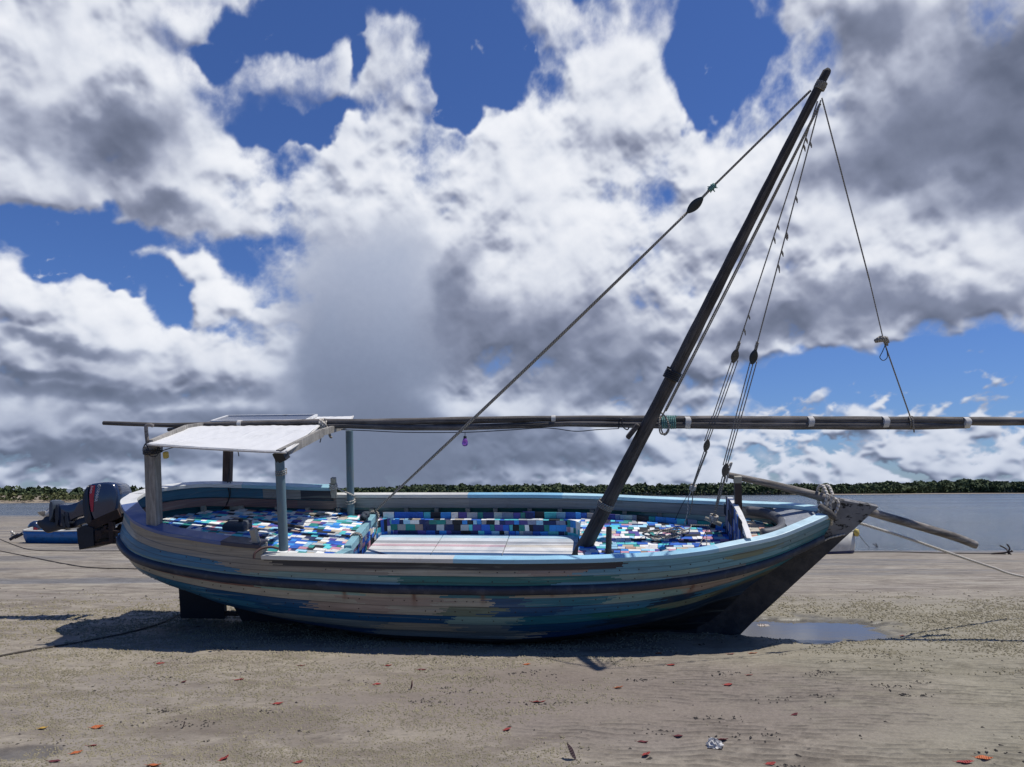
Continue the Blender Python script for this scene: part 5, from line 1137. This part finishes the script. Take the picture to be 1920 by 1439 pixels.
# ------------------------------------------------------------ far shores
def shore_land(name, pts_, z0=-1.2, mat=None):     # strip of land: (x, y front) points, rising inland
    V_ = []; 
    rows = [(0, -1.0), (2, -.78), (5, -.45), (10, -.15), (60, .3), (400, .8)]
    P = np.array([[(x, y + d, z) for (x, y) in pts_] for d, z in rows]); return tag(grid_mesh(name, P.astype(float), mat, flip=False), kind='structure')
sandm = plain('far_sand', (.25, .205, .15), .9, var=.25, scale=.3); mudm = plain('far_mud', (.12, .10, .075), .9, var=.3, scale=.3)
def gnd(px, py, z=WATER): return ground_at(px, py, z)
LS = [gnd(px, py) for px, py in ((-700, 946), (-300, 945.5), (0, 944.5), (120, 943), (200, 942.5), (300, 940.5), (450, 938))]
shore_land('far_sandbank', [(p.x, p.y) for p in LS], mat=sandm)
RS = [gnd(px, py) for px, py in ((430, 934), (560, 931.5), (700, 930.5), (900, 930.5), (1100, 930), (1300, 929.5), (1500, 928.0), (1650, 927.0), (1800, 925.6), (1920, 925.0), (2100, 924.6), (2600, 924.6))]
shore_land('far_bank', [(p.x, p.y) for p in RS], mat=mudm)
SB = [gnd(px, py) for px, py in ((1500, 928.6), (1700, 927.0), (1850, 926.0), (1990, 925.8))]
mbx = MB(); mbx.loft([[(p.x, p.y - 3, WATER - .05), (p.x, p.y - 1, WATER + .16), (p.x, p.y + 14, WATER + .22), (p.x, p.y + 16, WATER - .1)] for p in SB], closed=False, caps=False); tag(mbx.build('sand_spit', sandm), kind='structure')
def leafmat(name, c1, c2, sc=.35):
    m, N, b = new_mat(name); o = objco(N); n = N.noise(o, sc, 4, .6); n2 = N.noise(o, sc * 5, 3, .6); rnd = N.n('ShaderNodeNewGeometry').outputs['Random Per Island']
    f = N.m('ADD', N.m('MULTIPLY', n, .6), N.m('MULTIPLY', rnd, .4)); c = N.mix(N.ss(f, .3, .7), c1, c2); k = N.lin(n2, .3, .7, .8, 1.2)
    N.put(b.inputs['Base Color'], N.vm('MULTIPLY', c, N.xyz(k, k, k))); b.inputs['Roughness'].default_value = .8; b.inputs['Specular IOR Level'].default_value = .2; return m
FOL = leafmat('mangrove_leaves', (.036, .056, .026), (.095, .122, .056), .12); FOL2 = leafmat('scrub_leaves', (.050, .060, .022), (.13, .135, .055), .5); TRK = plain('bark', (.10, .085, .07), .9, var=.3)
frng = np.random.default_rng(21)
def leaves(mb, c, rad, n, size, rngx=frng, flat=1.0):
    d = rngx.normal(size=(n, 3)); d /= np.linalg.norm(d, axis=1)[:, None]; r = rngx.uniform(.55, 1.0, n) ** .5
    P = np.array(c) + d * r[:, None] * np.array(rad); P[:, 2] = np.maximum(P[:, 2], c[2] - rad[2] * .8)
    for p, dd in zip(P, d):
        nn = dd + rngx.normal(size=3) * .6; nn /= np.linalg.norm(nn); a = np.cross(nn, rngx.normal(size=3)); a /= np.linalg.norm(a); b_ = np.cross(nn, a); s = size * rngx.uniform(.6, 1.3)
        mb.add([p + a * s, p + b_ * s * .7, p - a * s, p - b_ * s * .7], [(0, 1, 2, 3)])
ROOTM = plain('grey_root_wood', (.115, .11, .085), .9, var=.4, scale=.5, bmp=0)
def wood_mass(name, shore, mat, hts, spacing, rows_, dens, leaf, hw_, kind='stuff', seed=1, roots=False):
    rg = np.random.default_rng(seed); mb = MB(); pts2 = np.array([(p.x, p.y) for p in shore]); seg = np.linalg.norm(np.diff(pts2, axis=0), axis=1); cum = np.concatenate([[0], np.cumsum(seg)])
    for rrow in range(rows_):
        s = rg.uniform(0, spacing)
        while s < cum[-1]:
            x, y = np.interp(s, cum, pts2[:, 0]), np.interp(s, cum, pts2[:, 1]); dist = math.hypot(x, y)
            h = hts(x, y, rrow, rg); w = h * hw_ * rg.uniform(.8, 1.3); yo = 5 + rrow * spacing * 1.2 + rg.uniform(-1, 1) * spacing * .4
            base = -.3; sub = 4
            for q in range(sub):
                cx, cy = x + rg.normal() * w * .35, y + yo + rg.normal() * w * .3; ch = h * rg.uniform(.55, 1.0) if q else h
                rz = ch * .34; leaves(mb, (cx, cy, base + ch - rz), (w * .55, w * .5, rz), int(dens * (h / 6)), leaf * (dist / 300), rg)
            if rrow == 0:
                leaves(mb if rrow == 0 and rg.uniform() < .55 else mb, (x, y + yo - 1.5, base + h * .25), (w * .9, 1.2, h * .28), int(dens * .7), leaf * .8 * (dist / 300), rg)
            s += spacing * rg.uniform(.7, 1.3)
    if roots:
        f0 = len(mb.f)
        for s in np.arange(0, cum[-1], .45):
            x, y = np.interp(s, cum, pts2[:, 0]), np.interp(s, cum, pts2[:, 1]); d = math.hypot(x, y) / 300; h = rg.uniform(.8, 2.2) * (hts(x, y, 0, rg) / 4.5); px_ = x + rg.normal() * .3; w = .07 * d * rg.uniform(.7, 1.6); le = rg.normal() * .25 * h
            mb.add([(px_ - w, y + 2.0, -.9), (px_ + w, y + 2.0, -.9), (px_ + w + le, y + 2.0, h - .5), (px_ - w + le, y + 2.0, h - .5)], [(0, 1, 2, 3)], None, 1)
            leaves(mb, (px_, y + 2.2, h * .35 - .4), (.7, .5, h * .5), 5, leaf * .6 * d, rg); mb.mi[-5:] = [1 if rg.uniform() < .55 else 0 for _ in range(5)]
    o = mb.build(name, [mat, ROOTM]); return tag(o, kind=kind)
def hR(x, y, row_, rg):
    px = 960 + 1400 * x / y; d = math.hypot(x, y)
    pxh = np.interp(px, [560, 680, 760, 850, 950, 1010, 1080, 1160, 1250, 1380, 1500, 1620, 1700, 1800, 1900, 1960, 2300], [14, 17, 19, 21, 23, 22, 24, 24, 21, 22, 21, 18, 20, 22, 20, 17, 15])
    return pxh / 1400 * d * (.66 + .08 * row_) * rg.uniform(.86, 1.12) * (1 + .15 * math.sin(x * .11 + 1.3) * math.sin(x * .043))
wood_mass('far_mangrove_wood', RS, FOL, hR, 2.5, 3, 90, .68, .85, seed=4, roots=True)
def hL(x, y, row_, rg): return 13 / 1400 * math.hypot(x, y) * (.45 + .2 * row_) * rg.uniform(.7, 1.2)
wood_mass('far_scrub', LS, FOL2, hL, 1.7, 3, 50, .55, .9, seed=6)
LB = [Vector((p.x * 1.22, p.y * 1.22 + 10, 0)) for p in LS]
def hL2(x, y, row_, rg): return 17 / 1400 * math.hypot(x, y) * rg.uniform(.8, 1.05)
wood_mass('far_wood', LB, FOL, hL2, 3.6, 2, 90, .8, .8, seed=8)
def scrub_tree(px, top, base, Y, w, label, seed):
    rg = np.random.default_rng(seed); p = at(px, base, Y); h = at(px, top, Y).z - p.z; root = empty('tree', p, label, 'tree', 'scrub trees on the far sandbank')
    mb = MB(); mb.tube([(0, 0, -.3), (.05 * h, 0, h * .4), (-.02 * h, 0, h * .75)], [.16, .10, .04], 7)
    for k in range(7): a = rg.uniform(0, 6.28); z = h * rg.uniform(.3, .6); mb.tube([(0, 0, z), (math.cos(a) * w * .4, math.sin(a) * w * .4, z + h * .25)], [.06, .02], 5)
    mb.build('trunk', TRK, root)
    mb = MB()
    for k in range(26): a = rg.uniform(0, 6.28); r = rg.uniform(0, 1) ** .6; leaves(mb, (math.cos(a) * w * .5 * r, math.sin(a) * w * .5 * r, h * (.30 + .60 * rg.uniform(0, 1) * (1 - .4 * r))), (w * .13, w * .13, h * .10), 14, .17, rg)
    mb.build('crown', FOL2 if seed % 2 else FOL, root)
for i, (px, top, w, lab) in enumerate(((84, 924, 5.5, 'dark bushy scrub tree on the far sandbank, just left of the big motor leg'), (112, 922, 5, 'feathery tree on the far bank above the propeller of the big motor'), (130, 923, 5, 'olive feathery tree on the far bank, taller neighbour over the motor leg'), (152, 925, 4.5, 'small scrub tree on the far bank nearest the motor cowling'), (250, 920, 4.0, 'tree between the motor cowling and the stern rail, with a bare twiggy top'), (20, 928, 6, 'low dark tree at the far left of the far sandbank'), (50, 927, 6, 'rounded tree second from the left on the far sandbank'))):
    scrub_tree(px, top, 941, 160, w, lab, 40 + i)
# ------------------------------------------------------------ what lies on the mud
LEAFC = {'red': (.34, .045, .035), 'orange': (.50, .13, .035), 'yellow': (.55, .33, .05), 'dark': (.035, .015, .015), 'maroon': (.13, .018, .022)}
LM = {k: plain(k + '_leaf', c, .6, var=.35, scale=14, bmp=.1) for k, c in LEAFC.items()}
def leaf(px, py, L, kind, rot, curl, label, group='fallen leaves on the mud', stand=0):
    L *= .72; curl *= .30
    g = hit_ground(px, py); mb = MB(); n = 8; rg = random.Random(int(px * 7 + py)); rows_ = []
    for i in range(n + 1):
        t = i / n; w = L * .24 * math.sin(math.pi * min(t * 1.02 + .0, 1)) ** .8 + .0008; z = .003 + curl * L * ((t - .5) ** 2 * 3) * (1 if t > .5 else -.1) + .02 * L * math.sin(t * 9 + px)
        rows_.append([Vector(((t - .5) * L, -w, z + curl * w * 1.4)), Vector(((t - .5) * L, 0, z - .002)), Vector(((t - .5) * L, w, z + curl * w * 1.4))])
    for i in range(n):
        a, b = rows_[i], rows_[i + 1]; mb.add(a + b, [(0, 3, 4, 1), (1, 4, 5, 2)])
    mb.tube([Vector((-.5 * L, 0, .004)), Vector((-.72 * L, .02 * L, .006))], [.0016, .001], 5)
    o = mb.build('leaf', LM[kind], None, smooth=True); s_ = o.modifiers.new('t', 'SOLIDIFY'); s_.thickness = .0012
    o.location = g + Vector((0, 0, .002 + (L * .35 if stand else 0))); o.rotation_euler = (rg.uniform(-.2, .2), -stand, rot); return tag(o, label, 'leaf', group)
LEAVES = [(80,1367,.085,'yellow',.2,.6,'yellow leaf near the left edge beside the grey wet patch'),(182,1366,.13,'orange',0,.8,'large orange leaf right of the yellow one at the lower left'),(172,1400,.085,'red',.1,.5,'red leaf below the large orange leaf at the lower left'),(143,1413,.09,'orange',.6,.5,'small orange leaf in the lower left corner, tilted upward'),(102,1429,.10,'maroon',0,.3,'dull maroon leaf at the bottom edge on the left'),(288,1437,.12,'orange',-.1,.5,'orange leaf cut by the bottom edge of the picture'),(420,1425,.09,'red',1.0,1.0,'curled red leaf at the bottom, left of centre'),(560,1431,.07,'red',.4,.6,'small bright red leaf at the bottom, near the centre'),
 (521,1321,.11,'red',.15,.6,'bright red leaf alone in the middle of the left half'),(448,1276,.11,'red',.2,.5,'red leaf lying flat above the middle left'),(345,1280,.06,'maroon',.9,1.0,'small upright brown-red leaf left of the flat red leaf'),(300,1245,.12,'red',0,.3,'faint red leaf high on the left sand'),(565,1249,.10,'red',0,.3,'faint pink-red leaf below the shadow of the hull'),(728,1249,.09,'red',.1,.4,'pink-red leaf just below the shadow at the middle'),(790,1257,.13,'maroon',0,.3,'long brown leaf below the hull shadow, middle'),(707,1284,.09,'red',.3,.4,'dull red leaf left of the dark upright leaf'),(951,1369,.09,'red',.7,.6,'pink curled leaf right of the bottom middle'),
 (988,1247,.09,'orange',.0,.5,'orange leaf just in front of the hull shadow at the centre'),(1160,1291,.10,'orange',.1,.9,'bright orange crumpled leaf on the rippled sand'),(1258,1249,.10,'red',0,.5,'red leaf in front of the hull shadow toward the bow'),(1235,1226,.09,'orange',0,.4,'orange leaf at the edge of the hull shadow'),(1370,1227,.10,'red',0,.4,'brown-red leaf below the bow by the shadow edge'),(1412,1226,.12,'orange',0,.4,'long orange-brown leaf beside the puddle shadow'),(1365,1284,.10,'red',.1,.6,'red leaf at the top of the ripples'),(1405,1267,.08,'red',0,.4,'small red-brown leaf among dark scraps'),(1490,1342,.09,'maroon',.5,.8,'curled maroon leaf at the middle of the ripples'),(1205,1393,.10,'maroon',-.3,.5,'brown leaf left of the white crumpled bag'),(1212,1421,.08,'red',.5,.8,'red crumpled leaf below the brown leaf, bottom centre right'),(1010,1317,.14,'red',.1,.2,'pale red stalk-like leaf on the sand right of centre'),
 (1810,1431,.14,'red',-.1,.4,'large red leaf at the bottom right'),(1845,1428,.13,'orange',-.4,.5,'pale orange leaf beside the large red leaf, bottom right'),(1692,1193,.07,'red',0,.5,'small red leaf by the long thin shadow on the right'),(1545,1165 + 40,.07,'orange',0,.5,'tiny orange leaf below the puddle'),(1445,1434,.09,'red',.2,.5,'pink leaf at the bottom edge right of the bag'),(1355,1388,.10,'maroon',0,.4,'dark red leaf touching the right of the white bag'),(1272,1383,.08,'maroon',0,.3,'flat maroon leaf on the ripples above the brown one')]
for (px, py, L, kd, rot, curl, lab) in LEAVES: leaf(px, py, L, kd, rot, curl, lab)
leaf(773, 1294, .12, 'maroon', .3, .5, 'dark maroon leaf standing upright in the sand, middle', stand=1.35); leaf(1070, 1424, .15, 'dark', 2.6, .5, 'black leaf standing up at the bottom, right of centre', stand=.9); leaf(345, 1366, .07, 'dark', .3, .5, 'small dark leaf standing on edge, lower left', stand=1.3)
crumple('plastic_bag', hit_ground(1340, 1402), (.045, .04, .035), plain('white_plastic', (.52, .51, .49), .8, var=.3, scale=40, bmp=.8), 'crumpled white plastic bag on the rippled sand at the lower right', 'plastic bag', 12)
crumple('litter', hit_ground(1431, 1179) + Vector((0, 0, .015)), (.085, .05, .03), plain('pale_litter', (.55, .48, .42), .6, var=.4, scale=30), 'pale piece of litter lying in the puddle before the bow', 'litter', 14)
crumple('driftwood', hit_ground(1522, 1184) + Vector((0, 0, .012)), (.05, .03, .015), M['black'], 'small dark twig lump in the puddle', 'driftwood', 15)
# dark scraps: countless bits of weed, bark and shell
def scraps():
    rg = np.random.default_rng(31); mb = MB(); cnt = 0
    clus = [(rg.uniform(-3.4, 3.8), rg.uniform(4.4, 8.0), rg.uniform(.03, .13)) for _ in range(70)]
    pts = []
    for cx, cy, r in clus:
        for _ in range(rg.integers(5, 34)): pts.append((cx + rg.normal() * r, cy + rg.normal() * r * .4, rg.uniform(.004, .010)))
    for _ in range(520): y = rg.uniform(4.3, 13); pts.append((rg.uniform(-.72, .72) * y, y, rg.uniform(.003, .011) * (1 if y < 8 else 1.6)))
    X = np.array([p[0] for p in pts]); Y = np.array([p[1] for p in pts]); Z = zbase(X, Y) + relief(X, Y)
    for (x, y, s), z in zip(pts, Z):
        if pud(np.array([x]), np.array([y]))[0] > .3: continue
        c = np.array((x, y, z)); e = rg.uniform(.6, 2.4); a = rg.uniform(0, 3.14); u = np.array((math.cos(a), math.sin(a), 0)) * s * e; v = np.array((-math.sin(a), math.cos(a), 0)) * s; w = np.array((0, 0, s * rg.uniform(.4, 1.0)))
        mb.add([c + u, c + v, c - u, c - v, c + w * 1.2 + u * .2, c - w * .5], [(0, 1, 4), (1, 2, 4), (2, 3, 4), (3, 0, 4)])
    tag(mb.build('mud_scraps', plain('scrap_dark', (.040, .032, .026), .8, var=.5, scale=30)), kind='stuff')
scraps()
def pellets():
    rg = np.random.default_rng(33); n = 200000; y = 4.3 + (13 - 4.3) * rg.uniform(0, 1, n) ** 1.35; x = rg.uniform(-.73, .73, n) * y
    dens = fbm(x * 1.1, y * 2.4, 4, .6, 71) + .5 * fbm(x * 7, y * 12, 3, .6, 72) + .25 * sstep(x, 1.0, -.5) - .5 * ripple_mask(x, y) + .35 * sstep(x, 2.5, 4.0) * sstep(y, 5.5, 7)
    k = (dens > rg.uniform(-.10, .60, n) + .7 * sstep(y, 9.5, 12.8)) & (pud(x, y) < .1); x, y = x[k], y[k]; n = len(x); z = zbase(x, y) + relief(x, y); s = rg.uniform(.004, .0095, n) * np.clip(y / 6, .85, 1.6)
    base = np.array([(1, 0, 0), (.31, .95, 0), (-.81, .59, 0), (-.81, -.59, 0), (.31, -.95, 0), (0, 0, .85), (.45, .32, .6), (-.5, .3, .6), (.0, -.55, .6)])
    base = np.array([(1, 0, .1), (0, 1, .1), (-1, 0, .1), (0, -1, .1), (.5, .5, .65), (-.5, .5, .65), (-.5, -.5, .65), (.5, -.5, .65), (0, 0, .95)])
    F = np.array([(0, 1, 4), (1, 2, 5), (2, 3, 6), (3, 0, 7), (0, 4, 7), (1, 5, 4), (2, 6, 5), (3, 7, 6), (4, 5, 8), (5, 6, 8), (6, 7, 8), (7, 4, 8)])
    a = rg.uniform(0, 6.28, n); c, s_ = np.cos(a), np.sin(a); V_ = base[None] * s[:, None, None] * rg.uniform(.75, 1.25, (n, 9, 1))
    X = V_[..., 0] * c[:, None] - V_[..., 1] * s_[:, None] + x[:, None]; Y = V_[..., 0] * s_[:, None] + V_[..., 1] * c[:, None] + y[:, None]; Z = V_[..., 2] + z[:, None] - .001
    me = bpy.data.meshes.new('sand_pellets'); me.vertices.add(n * 9); me.vertices.foreach_set('co', np.stack([X, Y, Z], -1).ravel().astype(np.float32))
    FF = (F[None] + (np.arange(n) * 9)[:, None, None]).reshape(-1); me.loops.add(len(FF)); me.loops.foreach_set('vertex_index', FF.astype(np.int32)); me.polygons.add(len(FF) // 3); me.polygons.foreach_set('loop_start', np.arange(0, len(FF), 3, dtype=np.int32)); me.update(calc_edges=True)
    m = plain('pellet_sand', (.245, .215, .140), .9, var=.45, scale=3, bmp=0); me.materials.append(m); o = bpy.data.objects.new('sand_pellets', me); COL.objects.link(o); tag(o, kind='stuff')
pellets()
